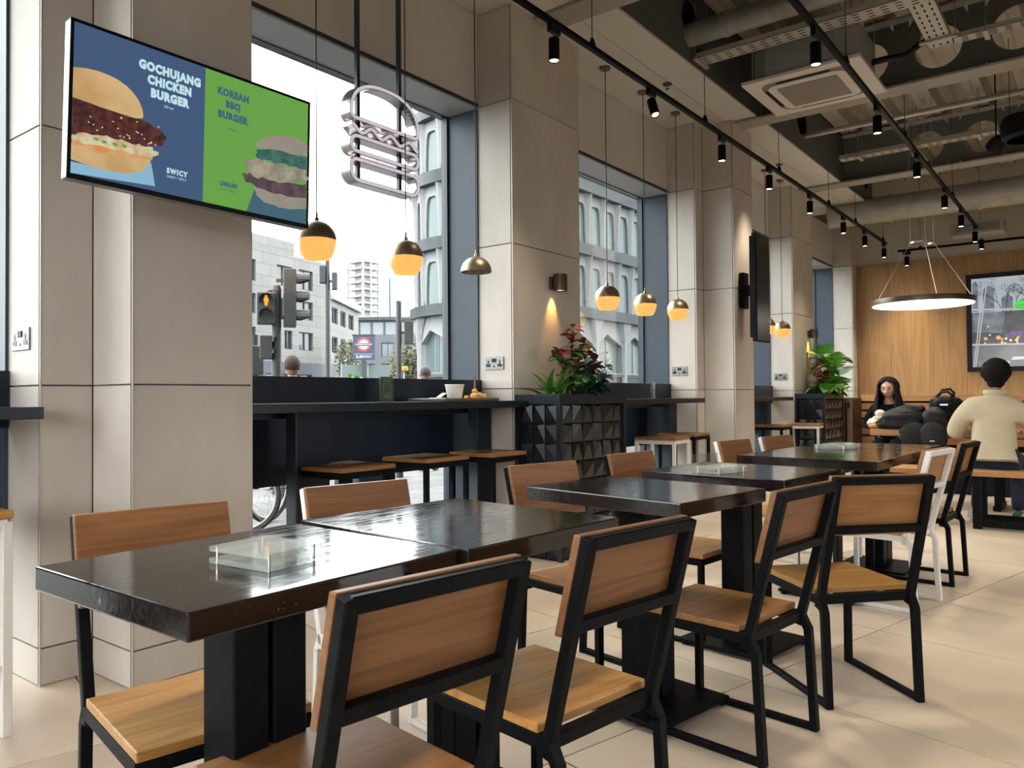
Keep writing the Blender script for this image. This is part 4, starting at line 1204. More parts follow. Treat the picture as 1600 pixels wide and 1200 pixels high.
def tvtext(body, u, w, h, mat, nm, bold=.012, space=1.05):
    x, z = S2(u, w)
    xf = Matrix.Translation((x, -.0022, z)) @ UPRIGHT
    xf = xf @ Matrix.Diagonal((.74, .92, 1, 1))
    text(body, h * sz * 1.30, M[mat], tv, nm, xf, bold * h * sz * 1.2, .0003, 'CENTER', space)
tvtext('GOCHUJANG', .635, .865, .068, 'scr_text', 'lettering', .075, 1.16)
tvtext('CHICKEN', .632, .775, .068, 'scr_text', 'lettering', .075, 1.16)
tvtext('BURGER', .633, .685, .068, 'scr_text', 'lettering', .075, 1.16)
tvtext('536 kcal', .627, .618, .020, 'scr_text', 'small_print', 0, 1.05)
tvtext('SWICY', .697, .166, .042, 'scr_text', 'lettering', .06, 1.3)
tvtext('SWEET + SPICY', .695, .125, .019, 'scr_text', 'small_print', .0, 1.15)
tvtext('KOREAN', 1.117, .862, .060, 'scr_navy', 'lettering', .075, 1.16)
tvtext('BBQ', 1.115, .778, .058, 'scr_navy', 'lettering', .075, 1.16)
tvtext('BURGER', 1.115, .690, .060, 'scr_navy', 'lettering', .075, 1.16)
tvtext('604 kcal', 1.114, .596, .020, 'scr_navy', 'small_print', 0, 1.05)
tvtext('UMAMI', 1.092, .168, .040, 'scr_navy', 'lettering', .06, 1.2)
tvtext('RICH + BOLD', 1.089, .125, .019, 'scr_navy', 'small_print', .0, 1.15)

# slim dark screen on the third pillar
t = thing('dark_screen', 'slim switched off dark screen on an arm beside the third pillar', 'screen', (8.42, 3.02, 2.395))
MB().box(-.20, .20, -.02, .03, -.59, .59).obj('housing', M['matt_black'], t, bev=.004)
MB().box(-.19, .19, -.023, -.019, -.58, .58).obj('display', pbr('display_off', (.02, .016, .014), .35, spec=.3), t)
MB().box(-.215, -.195, -.015, .05, -.55, .55).obj('side_vent', M['black_metal'], t)
br = MB(); br.box(.05, .13, .03, .26, -.06, .06); br.box(.02, .16, .20, .26, -.20, .20); br.box(-.12, .12, .03, .06, -.18, .18)
br.obj('wall_bracket', M['black_metal'], t, bev=.003)

# big screen on the oak wall: a street seen through slanted glazing bars
M['fs_sky'] = scr('street_sky', (.30, .36, .43), 1.0, (.40, .44, .50), 2.2)
M['fs_dark'] = scr('street_dark', (.045, .043, .046), 1.0, (.085, .08, .08), 5)
M['fs_road'] = scr('street_road', (.10, .10, .105), 1.0, (.17, .165, .165), 4)
M['fs_mid'] = scr('street_mid', (.10, .115, .13), 1.0, (.2, .22, .25), 6)
M['fs_bar'] = scr('street_bar', (.42, .40, .44), 1.0)
M['fs_tree'] = scr('street_tree', (.045, .045, .048), 1.0)
M['fs_green'] = scr('street_green', (.05, .62, .05), 1.1)
M['fs_amber'] = scr('street_amber', (.75, .38, .10), 1.0)
M['fs_yellow'] = scr('street_yellow', (.9, .72, .28), 1.1)
M['fs_violet'] = scr('street_violet', (.13, .08, .26), 1.0)
M['fs_white'] = scr('street_white', (.6, .6, .62), 1.0)
fs = thing('wall_screen', 'big black framed screen on the oak wall showing a street', 'screen', (X1 - .03, 1.892, 1.586))
fs.rotation_euler = (0, 0, -PI / 2)
FW, FH = 2.88, 1.622
fb = MB(); b_ = .075
fb.box(0, FW, -.06, 0, 0, b_); fb.box(0, FW, -.06, 0, FH - b_, FH); fb.box(0, b_, -.06, 0, b_, FH - b_); fb.box(FW - b_, FW, -.06, 0, b_, FH - b_)
fb.obj('bezel', M['black_plastic'], fs, bev=.004)
def fq(name, pts, mat, d): return MB().prism(pts, -.045 - d, -.044, 'xz').obj(name, M[mat], fs)
def clampf(p): return (min(max(p[0], b_), FW - b_), min(max(p[1], b_), FH - b_))
fq('backdrop', [(b_, b_), (FW - b_, b_), (FW - b_, FH - b_), (b_, FH - b_)], 'fs_sky', 0)
fq('dark_band', [(b_, .41), (FW - b_, .41), (FW - b_, .98), (b_, .98)], 'fs_dark', .001)
fq('road_band', [(b_, b_), (FW - b_, b_), (FW - b_, .41), (b_, .41)], 'fs_road', .001)
for k, (xa, xb, za, zb) in enumerate(((.24, .40, .99, 1.36), (.50, .66, .99, 1.20), (.70, .98, .99, 1.12), (1.05, 1.5, .99, 1.3), (1.6, 2.2, .99, 1.22), (.09, .17, 1.0, 1.45))):
    fq('facade', [(xa, za), (xb, za), (xb, zb), ((xa + xb) / 2, zb + .06), (xa, zb)], 'fs_mid', .002)
fq('lit_shopfront', [(.09, .66), (.55, .62), (.55, .98), (.09, .98)], 'fs_mid', .002)
tm = MB(); rr = random.Random(2)
def branch(x, z, a, L, w, dep):
    x2, z2 = x + L * math.sin(a), z + L * math.cos(a)
    nx, nz = math.cos(a) * w, -math.sin(a) * w
    q = [clampf((x - nx, z - nz)), clampf((x + nx, z + nz)), clampf((x2 + nx * .6, z2 + nz * .6)), clampf((x2 - nx * .6, z2 - nz * .6))]
    tm.prism(q, -.049, -.045, 'xz')
    if dep:
        for _ in range(3): branch(x2, z2, a + rr.uniform(-.75, .75), L * rr.uniform(.6, .85), w * .6, dep - 1)
for x in (.52, 1.1, 1.9, 2.5): branch(x, .62, rr.uniform(-.15, .15), .30, .012, 4)
o = tm.obj('bare_trees', M['fs_tree'], fs); o['kind'] = 'stuff'
gb = MB()
for za, zb in ((.432, .414), (1.018, .98), (1.525, 1.40)):
    gb.prism([clampf((b_, za)), clampf((FW - b_, zb - (za - zb) * 2.4)), clampf((FW - b_, zb + .03 - (za - zb) * 2.4)), clampf((b_, za + .03))], -.052, -.046, 'xz')
for dx in (0, .045):
    gb.prism([(.085 + dx * .6, b_), (.10 + dx * .6, b_), (.275 + dx, FH - b_), (.255 + dx, FH - b_)], -.052, -.046, 'xz')
gb.obj('glazing_bars', M['fs_bar'], fs)
gn = MB()
gn.prism([(.68, 1.065), (.86, 1.065), (.86, 1.10), (.83, 1.135), (.71, 1.135), (.68, 1.10)], -.053, -.046, 'xz')
gn.prism([(.68, 1.03), (.86, 1.03), (.86, 1.053), (.68, 1.053)], -.053, -.046, 'xz'); gn.prism([(.68, .99), (.86, .99), (.86, 1.018), (.68, 1.018)], -.053, -.046, 'xz')
gn.obj('green_burger_sign', M['fs_green'], fs)
for nm, mat, pts in (('street_lights', 'fs_yellow', ((.555, .53, .02), (.50, .47, .018), (.70, .50, .022), (.62, .50, .02), (.545, .455, .014), (.71, .46, .014), (.26, .47, .012), (.33, .60, .014), (.31, .74, .012))),
                     ('amber_lights', 'fs_amber', ((.45, .55, .035), (.50, .52, .02), (.72, .54, .025), (.27, .54, .028), (1.2, .5, .03), (1.7, .55, .03))), ('violet_lights', 'fs_violet', ((.58, .57, .04), (.65, .60, .05), (.75, .6, .05), (.82, .58, .04), (1.0, .6, .06)))):
    mb = MB()
    for x, z, r_ in pts: mb.prism([(x + r_ * math.cos(k * PI / 5), z + r_ * math.sin(k * PI / 5)) for k in range(10)], -.0525, -.046, 'xz')
    mb.obj(nm, M[mat], fs)
cb = MB(); cb.prism([(.27, .10), (.60, .115), (.60, .16), (.52, .165), (.46, .20), (.36, .20), (.30, .15), (.27, .14)], -.052, -.046, 'xz')
cb.prism([(.62, .18), (1.0, .19), (1.0, .23), (.65, .23)], -.052, -.046, 'xz'); cb.prism([(1.2, .12), (1.6, .12), (1.55, .22), (1.3, .22)], -.052, -.046, 'xz')
cb.obj('parked_cars', M['fs_white'], fs)
xf = Matrix.Translation((.36, -.0525, .87)) @ UPRIGHT
text('HARROW SHOPS', .06, M['fs_bar'], fs, 'shop_lettering', xf, .001, .0005, 'CENTER', 1.1) if False else None

# ------------------------------------------------------------------ burger sign of outlined channel tubes
def outline(path, w):
    n = len(path); out = []
    for sgn in (1, -1):
        for i in range(n):
            a, b, c = Vector(path[i - 1]), Vector(path[i]), Vector(path[(i + 1) % n])
            d1 = (b - a).normalized(); d2 = (c - b).normalized()
            nn = Vector((-(d1.y + d2.y), d1.x + d2.x))
            if nn.length < 1e-5: nn = Vector((-d1.y, d1.x))
            nn.normalize()
            k = 1 / max(.5, nn.dot(Vector((-d1.y, d1.x))))
            out.append(b + nn * sgn * w / 2 * k)
    return out
def ring_channel(path, w, y0, y1, closed=True):
    """closed or open path in xz swept as a rectangular channel between depths y0 and y1"""
    mb = MB(); n = len(path)
    if closed: o = outline(path, w)
    else:
        o = []
        for sgn in (1, -1):
            for i in range(n):
                d = (Vector(path[min(i + 1, n - 1)]) - Vector(path[max(i - 1, 0)])).normalized()
                o.append(Vector(path[i]) + Vector((-d.y, d.x)) * sgn * w / 2)
    vs = [(p.x, y0, p.y) for p in o] + [(p.x, y1, p.y) for p in o]
    fs = []
    for i in range(n if closed else n - 1):
        j = (i + 1) % n
        fs += [(i, j, n + j, n + i), (2 * n + i, 2 * n + j, 3 * n + j, 3 * n + i), (i, j, 2 * n + j, 2 * n + i), (n + i, n + j, 3 * n + j, 3 * n + i)]
    if not closed:
        for i in (0, n - 1): fs.append((i, n + i, 3 * n + i, 2 * n + i))
    return mb.add(vs, fs)
def capsule(w, z0, z1, rl, rh, n=8):
    pts = []
    for cx, cz, r, a0 in ((-w / 2 + rl, z0 + rl, rl, PI), (w / 2 - rl, z0 + rl, rl, 1.5 * PI), (w / 2 - rh, z1 - rh, rh, 0), (-w / 2 + rh, z1 - rh, rh, .5 * PI)):
        for k in range(n + 1):
            a = a0 + (PI / 2) * k / n
            pts.append((cx + r * math.cos(a), cz + r * math.sin(a)))
    return pts
sg = thing('burger_sign', 'metal outline burger sign hanging in the big window', 'sign', (3.578, 3.85, 2.60))
W_ = .60
dome = []
for cx, cz, r, a0, a1 in ((-W_ / 2 + .035, .455, .035, PI, 1.5 * PI), (W_ / 2 - .035, .455, .035, 1.5 * PI, 2 * PI)):
    for k in range(7):
        a = a0 + (a1 - a0) * k / 6; dome.append((cx + r * math.cos(a), cz + r * math.sin(a)))
for k in range(1, 24):
    a = PI * k / 24
    dome.append((W_ / 2 * math.copysign(abs(math.cos(a)) ** .8, math.cos(a)), .455 + .215 * abs(math.sin(a)) ** .85))
lett = [(-W_ / 2 + W_ * k / 60, .355 + .022 * math.cos(2 * PI * 3.5 * k / 60) + (.0)) for k in range(61)]
paths = [('bun_top', dome, True), ('lettuce_wave', lett, False), ('patty_outline', capsule(W_, .205, .305, .049, .049), True), ('bun_bottom', capsule(W_, .02, .155, .065, .045), True)]
for nm, pth, cl in paths:
    o = ring_channel(pth, .030, -.052, .04, cl).obj(nm, M['sign_side'], sg)
    ring_channel(pth, .021, -.0545, -.0515, cl).obj('lit_face', M['sign_face'], o)
for x in (-.184, .191):
    MB().box(x - .013, x + .013, .012, .038, .03, ZS - 2.60).obj('hanging_rod', M['frame_dark'], sg)

# ------------------------------------------------------------------ things on the counters
CZ = 1.195
def menu_stand(label, x, y, rz, sc=1.0):
    t = thing('menu_stand', label, 'sign holder', (x, y, CZ), rz, 'green menu stands on the counters')
    MB().box(-.055 * sc, .055 * sc, -.006, .006, .004, .165).obj('card', M['card_green'], t)
    for yy in (-.011, .009): MB().box(-.075 * sc, .062 * sc, yy, yy + .003, 0, .17).obj('acrylic_sheet', M['acrylic'], t)
    MB().box(-.075 * sc, .062 * sc, -.03, .03, 0, .003).obj('foot', M['acrylic_edge'], t)
    f = MB()
    for z in (.150, .135, .040, .028): f.box(-.035 * sc, .035 * sc, -.0068, -.006, z, z + .005)
    for a in ((-.032, .032, .118, .121), (-.032, .032, .055, .058), (-.032, -.029, .055, .121), (.029, .032, .055, .121)): f.box(a[0] * sc, a[1] * sc, -.0068, -.006, a[2], a[3])
    f.obj('card_print', M['card_line'], t)
    return t
menu_stand('green menu card in a clear stand on the long counter', 3.55, 3.78, 0)
menu_stand('pale green menu card in a clear stand on the second counter', 7.36, 3.80, .3, 1.0)
t = thing('box_shrub', 'lime green shrub outside, its top showing above the first menu card', 'plant', (4.42, 5.02, 1.34))
MB().box(-.16, .16, -.16, .16, -1.34, -.06).obj('pot', M['counter_panel'], t, bev=.01)
for k in range(46):
    leaf_at(LF['broadb'], t, Vector((random.uniform(-.07, .07), random.uniform(-.07, .07), random.uniform(-.06, .05))), random.uniform(0, 2 * PI), R(random.uniform(10, 80)), 0, random.uniform(.25, .4))
tr = thing('serving_tray', 'grey plastic food tray near the right end of the long counter', 'tray', (4.13, 3.70, CZ))
MB().box(-.27, .27, -.16, .16, .002, .008).obj('base', M['tray_grey'], tr)
rim = MB()
for a in ((-.29, .29, -.18, -.16), (-.29, .29, .16, .18), (-.29, -.27, -.16, .16), (.27, .29, -.16, .16)): rim.box(a[0], a[1], a[2], a[3], .0, .022)
rim.obj('rim', M['tray_grey'], tr, bev=.004)
t = thing('paper_cup', 'white paper cup standing on the grey tray', 'cup', (4.20, 3.76, CZ + .008))
MB().lathe([(.0001, .0), (.050, .0), (.068, .105), (.072, .108), (.070, .113), (.065, .108), (.048, .006), (.0001, .006)], n=28).obj('cup', M['paper'], t, smooth=True)
t = thing('fried_chicken_portion', 'heap of golden fried chicken bites on paper on the tray', 'food', (4.27, 3.62, CZ + .008))
MB().prism([(-.13, -.07), (.10, -.09), (.14, .03), (.05, .09), (-.12, .08)], 0, .003, 'xy').obj('paper_sheet', M['paper_warm'], t)
rr = random.Random(6)
for k in range(24):
    a = rr.uniform(0, 2 * PI); r_ = rr.uniform(0, .085)
    h = max(0, .055 * (1 - r_ / .095))
    mb = MB(); mb.ball((0, 0, 0), .019, rr.uniform(.8, 1.3), rr.uniform(.7, 1.1), rr.uniform(.6, .95), 9, 6)
    for i, p in enumerate(mb.v): mb.v[i] = p * (1 + rr.uniform(-.14, .14))
    mb.obj('chicken_bite', M['fries'], t, smooth=True, loc=(r_ * math.cos(a) * 1.25, r_ * math.sin(a) * .8, .016 + h * rr.uniform(.2, 1)))
t = thing('wooden_fork', 'brown wooden fork standing upright in the fried chicken', 'fork', (4.285, 3.64, CZ + .03))
MB().bar((0, 0, 0), (.012, .01, .155), .013, .003).obj('handle', M['fork_wood'], t, bev=.001)
tn = MB()
for k in (-1, 0, 1): tn.bar((k * .006, 0, -.025), (k * .005, 0, .005), .003, .002)
tn.obj('tines', M['fork_wood'], t)
t = thing('paper_napkin', 'folded white napkin lying on the left half of the tray', 'napkin', (3.95, 3.66, CZ + .022))
MB().prism([(-.10, -.05), (.12, -.06), (.10, .05), (-.06, .06)], 0, .004, 'xy').obj('sheet', M['paper'], t)
MB().bar((-.05, -.02, .005), (.0, -.03, .035), .05, .003).obj('raised_fold', M['paper'], t)

# ------------------------------------------------------------------ oak benches and communal table
BX0, BX1 = 8.10, 8.56
t = thing('long_bench', 'long oak bench on black legs with the man sitting on it', 'bench', ((BX0 + BX1) / 2, -.6, 0))
for k in range(3): MB().box(-.23 + k * .154, -.23 + k * .154 + .151, -2.4, 2.52, .475, .52).obj('plank', M['oak_y'], t, bev=.003)
for yy in (1.57, -.3, -2.1):
    lg = MB()
    lg.box(-.225, -.155, yy - .035, yy + .035, .0, .475); lg.box(.155, .225, yy - .035, yy + .035, .0, .475); lg.box(-.155, .155, yy - .03, yy + .03, .40, .46)
    lg.obj('leg', M['black_metal'], t, bev=.004)
MB().box(-.215, -.165, -2.07, 1.6, .02, .085).obj('floor_rail', M['black_metal'], t, bev=.003)
MB().box(.165, .215, -2.07, 1.6, .02, .085).obj('floor_rail', M['black_metal'], t, bev=.003)
t = thing('communal_table', 'long oak communal table with black bags lying on it', 'table', (9.72, -.2, 0))
for k in range(4): MB().box(-.42 + k * .21, -.42 + k * .21 + .207, -2.6, 2.33, .765, .835).obj('plank', M['oak_y'], t, bev=.004)
for yy in (1.15, -1.9):
    lg = MB()
    lg.box(-.16, -.09, yy - .035, yy + .035, 0, .765); lg.box(.09, .16, yy - .035, yy + .035, 0, .765); lg.box(-.32, .32, yy - .03, yy + .03, .70, .765); lg.box(-.30, .30, yy - .035, yy + .035, 0, .05)
    lg.obj('leg', M['black_metal'], t, bev=.004)
SB = 11.28
t = thing('slatted_bench', 'long oak settle with a slatted back along the far side', 'bench', (SB, -.2, 0))
for k in range(6):
    z = 1.215 - k * .112
    MB().box(-.03, .0, -2.6, 2.88, z - .086, z).obj('slat', M['oak_y'], t, bev=.002)
for k in range(3): MB().box(-.52 + k * .16, -.52 + k * .16 + .157, -2.6, 2.88, .46, .50).obj('plank', M['oak_y'], t, bev=.002)
bk = MB(); bk.box(.0, .05, -2.6, 2.88, .0, 1.2); bk.box(-.50, -.02, -2.55, 2.8, .02, .46)
bk.obj('back_board', M['matt_black'], t)
MB().box(-.50, .05, 2.88, 2.91, 0, 1.17).obj('end_panel', M['walnut'], t)

# ------------------------------------------------------------------ people
def skinned(name, joints, edges, mat, parent=None, root=0, sub=2, fine=None):
    """continuous surface grown round a skeleton: joints are (position, radius)"""
    me = bpy.data.meshes.new(name)
    me.from_pydata([tuple(j[0]) for j in joints], edges, [])
    o = bpy.data.objects.new(name, me); COL.objects.link(o)
    md = o.modifiers.new('skin', 'SKIN'); md.use_smooth_shade = True
    sk = me.skin_vertices[0].data
    for i, j in enumerate(joints):
        r_ = j[1] if isinstance(j[1], tuple) else (j[1], j[1])
        sk[i].radius = r_
        sk[i].use_root = (i == root)
    ms = o.modifiers.new('smooth', 'SUBSURF'); ms.levels = sub; ms.render_levels = sub
    bpy.context.view_layer.update()
    dg = bpy.context.evaluated_depsgraph_get()
    nm = bpy.data.meshes.new_from_object(o.evaluated_get(dg))
    o.modifiers.clear()
    o.data = nm; bpy.data.meshes.remove(me)
    nm.name = name
    nm.materials.clear(); nm.materials.append(mat)
    nm.polygons.foreach_set('use_smooth', [True] * len(nm.polygons))
    if fine: fine(nm)
    if parent is not None: o.parent = parent
    return o
M['skin_brown'] = pbr('skin_brown', (.26, .13, .075), .55, col2=(.30, .155, .09), scale=20, sub=0)
M['skin_tan'] = pbr('skin_tan', (.50, .30, .2), .5, col2=(.54, .33, .23), scale=20)
M['skin_pink'] = pbr('skin_pink', (.22, .11, .08), .55)
M['hair_black'] = pbr('hair_black', (.005, .004, .0035), .75, spec=.2, col2=(.009, .007, .006), scale=60, bump=.5, bscale=90)
M['hair_brown'] = pbr('hair_brown', (.022, .013, .007), .7, spec=.2, col2=(.04, .024, .013), scale=60, bump=.4, bscale=80)
M['hair_dark'] = pbr('hair_dark', (.018, .012, .01), .6, col2=(.03, .022, .018), scale=60, bump=.4, bscale=80)
M['jacket_beige'] = pbr('jacket_beige', (.50, .43, .30), .85, col2=(.45, .385, .27), scale=9, bump=.25, bscale=16)
M['denim'] = pbr('denim', (.014, .022, .045), .85, col2=(.02, .032, .06), scale=30)
M['black_cloth'] = pbr('black_cloth', (.006, .006, .007), .9, spec=.15, col2=(.010, .010, .011), scale=20, bump=.2, bscale=18)
M['puffer'] = pbr('puffer', (.007, .007, .008), .5, spec=.3, col2=(.011, .011, .013), scale=14, bump=.35, bscale=22)
M['shoe_white'] = pbr('shoe_white', (.62, .62, .58), .6)
M['shoe_green'] = pbr('shoe_green', (.03, .12, .075), .6)
M['lips'] = pbr('lips', (.36, .12, .10), .45)
M['eye_dark'] = pbr('eye_dark', (.02, .012, .01), .2)
M['eye_white'] = pbr('eye_white', (.6, .58, .55), .3)
M['brow'] = pbr('brow', (.015, .011, .01), .8)

def hand(par, base, fwd, side, upn, s, mat, curl=.6):
    """palm with four fingers of different length and a thumb leaving the side of the palm"""
    fwd = Vector(fwd).normalized(); side = Vector(side).normalized(); upn = Vector(upn).normalized()
    base = Vector(base)
    def P(a, b, c): return base + (fwd * a + side * b + upn * c) * s
    js = [(P(0, 0, 0), .026 * s), (P(.045, 0, 0), (.030 * s, .017 * s)), (P(.085, 0, 0), (.034 * s, .015 * s))]
    ed = [(0, 1), (1, 2)]
    for b, L in ((-.030, .062), (-.010, .075), (.010, .070), (.029, .055)):
        i = len(js)
        c1, c2, c3 = curl * .5, curl, curl * 1.5
        p0 = (.092, b, 0); l = L / 3
        p1 = (p0[0] + l * math.cos(c1), b * 1.04, -l * math.sin(c1))
        p2 = (p1[0] + l * math.cos(c2), b * 1.06, p1[2] - l * math.sin(c2))
        p3 = (p2[0] + l * .85 * math.cos(c3), b * 1.06, p2[2] - l * .85 * math.sin(c3))
        js += [(P(*p0), .0095 * s), (P(*p1), .009 * s), (P(*p2), .0082 * s), (P(*p3), .007 * s)]
        ed += [(2, i), (i, i + 1), (i + 1, i + 2), (i + 2, i + 3)]
    i = len(js)
    js += [(P(.025, -.032, -.004), .012 * s), (P(.055, -.052, -.014), .0105 * s), (P(.08, -.056, -.026), .0085 * s)]
    ed += [(1, i), (i, i + 1), (i + 1, i + 2)]
    return skinned('hand', js, ed, mat, par, 1, 1)

# man on the bench, seen from behind, facing +x
man = thing('person', 'person with short black hair in a beige jacket, seen from behind', 'person', (8.42, .87, .52))
k_ = 1.13
def V(x, y, z): return Vector((x, y, z))
hip, chest, neck = V(.05, 0, .14), V(.13, 0, .50), V(.20, -.005, .70)
body_j = [(hip, (.15, .11)), (V(.09, 0, .32), (.13, .095)), (chest, (.14, .095)), (V(.18, 0, .63), (.09, .075)), (neck, .062), (V(.225, -.005, .765), .06),
          (V(.14, .205, .56), .062), (V(.17, .33, .33), .048), (V(.50, .24, .345), .036),
          (V(.14, -.205, .56), .062), (V(.17, -.33, .33), .048), (V(.50, -.24, .345), .036),
          (V(.08, .105, .085), .06), (V(.48, .15, .05), .03), (V(.24, .165, -.40), .026),
          (V(.08, -.105, .085), .06), (V(.49, -.15, .05), .03), (V(.36, -.16, -.40), .026)]
body_e = [(0, 1), (1, 2), (2, 3), (3, 4), (4, 5), (2, 6), (6, 7), (7, 8), (2, 9), (9, 10), (10, 11), (0, 12), (12, 13), (13, 14), (0, 15), (15, 16), (16, 17)]
skinned('body', body_j, body_e, M['skin_brown'], man, 0, 2)
hd = MB().ball((.265, -.01, .865), .105, 1.05, .86, 1.16, 24, 16)
hd.obj('head', M['skin_brown'], man, smooth=True)
for s in (-1, 1):
    MB().ball((.255, -.01 + s * .092, .855), .026, .6, .35, 1.1, 10, 8).obj('ear', M['skin_brown'], man, smooth=True)
nz = MB().ball((.375, -.01, .85), .018, 1, .8, 1.3, 8, 6).obj('nose', M['skin_brown'], man, smooth=True)
hm = MB().ball((.245, -.01, .905), .137, 1.0, .93, .98, 28, 20)
rr = random.Random(4)
for i, p in enumerate(hm.v):
    q = p - Vector((.245, -.01, .905))
    f = 1 + rr.uniform(-.03, .03)
    if q.x > .06 and q.z < .03: f *= .72
    if q.z < -.06: f *= .93
    hm.v[i] = Vector((.245, -.01, .905)) + q * f
hm.obj('hair', M['hair_black'], man, smooth=True)
hn = MB().ball((.212, -.01, .805), .075, .8, 1.0, .8, 16, 10).obj('nape_hair', M['hair_black'], man, smooth=True)
jk = [(V(.03, 0, .06), (.205, .165)), (V(.07, 0, .22), (.20, .155)), (V(.10, 0, .40), (.205, .145)), (V(.135, 0, .535), (.215, .135)), (V(.175, -.004, .645), (.125, .10)), (V(.195, -.005, .685), (.088, .08)),
      (V(.14, .195, .555), .120), (V(.165, .285, .44), .100), (V(.17, .345, .315), .078), (V(.33, .29, .325), .066), (V(.46, .245, .34), .056),
      (V(.14, -.195, .555), .120), (V(.165, -.285, .44), .100), (V(.17, -.345, .315), .078), (V(.33, -.29, .325), .066), (V(.46, -.245, .34), .056)]
je = [(0, 1), (1, 2), (2, 3), (3, 4), (4, 5), (3, 6), (6, 7), (7, 8), (8, 9), (9, 10), (3, 11), (11, 12), (12, 13), (13, 14), (14, 15)]
jo = skinned('jacket', jk, je, M['jacket_beige'], man, 1, 2)
cl = MB().lathe([(.080, -.02), (.094, .0), (.088, .032), (.078, .036), (.074, .0)], (.195, -.005, .70), 24, 1.0, 1.12)
cl.obj('collar', M['jacket_beige'], jo, smooth=True)
tj = [(V(.03, 0, .07), (.16, .12)), (V(.10, .105, .075), .105), (V(.30, .13, .075), .095), (V(.44, .145, .062), .085), (V(.495, .15, .015), .08), (V(.455, .155, -.07), .074), (V(.36, .16, -.22), .066), (V(.235, .165, -.425), .06),
      (V(.10, -.105, .075), .105), (V(.30, -.13, .075), .095), (V(.45, -.145, .062), .085), (V(.505, -.15, .015), .08), (V(.48, -.152, -.07), .074), (V(.42, -.156, -.22), .066), (V(.35, -.16, -.425), .06)]
skinned('trousers', tj, [(0, 1), (1, 2), (2, 3), (3, 4), (4, 5), (5, 6), (6, 7), (0, 8), (8, 9), (9, 10), (10, 11), (11, 12), (12, 13), (13, 14)], M['denim'], man, 0, 2)
for s, fx, fy in ((1, .21, .165), (-1, .33, -.16)):
    o = skinned('shoe', [(V(fx - .06, fy, -.455), (.05, .052)), (V(fx + .05, fy, -.462), (.05, .045)), (V(fx + .17, fy, -.478), (.046, .032)), (V(fx + .21, fy, -.482), .026)], [(0, 1), (1, 2), (2, 3)], M['shoe_green'], man, 1, 2)
    MB().box(fx - .11, fx + .235, fy - .05, fy + .05, -.52, -.488).obj('sole', M['shoe_white'], o, bev=.012, seg=2)
    MB().bar((fx - .095, fy + s * .045, -.475), (fx - .02, fy + s * .052, -.435), .05, .012).obj('heel_panel', M['shoe_white'], o, bev=.003)
hand(man, (.50, .235, .345), (1, -.15, -.1), (0, 1, 0), (0, 0, 1), 1.15, M['skin_brown'], .5)
hand(man, (.50, -.235, .345), (1, .15, -.1), (0, -1, 0), (0, 0, 1), 1.15, M['skin_brown'], .5)

# woman behind the communal table, facing -x and looking down at her food
wo = thing('person', 'person with long dark hair in black, looking down at her food', 'person', (11.0, 2.27, .50))
wj = [(V(0, 0, .13), (.16, .12)), (V(-.03, 0, .34), (.15, .105)), (V(-.05, 0, .49), (.155, .10)), (V(-.06, 0, .60), (.085, .07)), (V(-.065, 0, .665), .052), (V(-.075, 0, .72), .05),
      (V(-.05, .185, .53), .058), (V(-.14, .25, .31), .047), (V(-.36, .09, .43), .034), (V(-.05, -.185, .53), .058), (V(-.14, -.25, .31), .047), (V(-.36, -.12, .43), .034),
      (V(-.05, .10, .08), .07), (V(-.45, .11, .05), .045), (V(-.45, .11, -.42), .034), (V(-.05, -.10, .08), .07), (V(-.45, -.11, .05), .045), (V(-.45, -.11, -.42), .034)]
skinned('body', wj, body_e, M['skin_tan'], wo, 0, 2)
HC = Vector((-.115, 0, .795))
hb = MB(); hb.ball((0, 0, 0), .105, 1.0, .80, 1.22, 32, 26)
for i, p in enumerate(hb.v):
    x, y, z = p
    if x < 0:                                    # face side
        if z < -.03: p = Vector((x * (1 - .25 * min(1, (-z - .03) / .1)), y * (1 - .35 * min(1, (-z - .03) / .1)), z))
        for s in (-1, 1):                        # eye sockets
            d = math.hypot(y - s * .034, z - .012)
            if d < .028: p = p + Vector((.010 * (1 - d / .028), 0, 0))
        d = math.hypot(y, (z + .016) * .6)       # nose
        if d < .016: p = p + Vector((-.022 * (1 - d / .016), 0, 0))
        d = abs(z - .036)
        if d < .014 and abs(y) < .055: p = p + Vector((-.005 * (1 - d / .014), 0, 0))
    hb.v[i] = p
tilt = Matrix.Translation(HC) @ Matrix.Rotation(R(-14), 4, 'Y')
hb2 = MB(); hb2.xf = tilt; hb2.add(hb.v, hb.f)
ho = hb2.obj('head', M['skin_tan'], wo, smooth=True)
def onface(fn, nm, mat):
    m_ = MB(); m_.xf = tilt; fn(m_); return m_.obj(nm, M[mat], ho, smooth=True)
for s in (-1, 1):
    onface(lambda m_: m_.ball((-.083, s * .034, .010), .013, .7, 1.2, .55, 12, 8), 'eye', 'eye_white')
    onface(lambda m_: m_.ball((-.091, s * .034, .006), .007, .6, 1.0, .8, 10, 6), 'iris', 'eye_dark')
    onface(lambda m_: m_.tube([(-.094, s * .014, .036), (-.097, s * .034, .043), (-.083, s * .056, .036)], .005, 6), 'eyebrow', 'brow')
    onface(lambda m_: m_.tube([(-.092, s * .018, .015), (-.0955, s * .034, .021), (-.086, s * .05, .014)], .0035, 6), 'eyelid', 'brow')
onface(lambda m_: m_.ball((-.108, 0, -.022), .016, .9, .9, .8, 10, 8), 'nose_tip', 'skin_tan')
onface(lambda m_: (m_.ball((-.089, 0, -.060), .022, .5, 1.15, .28, 12, 6), m_.ball((-.087, 0, -.070), .020, .5, 1.0, .3, 12, 6)), 'mouth', 'lips')
for s in (-1, 1): onface(lambda m_: m_.ball((.0, s * .086, -.005), .024, .6, .35, 1.2, 10, 8), 'ear', 'skin_tan')
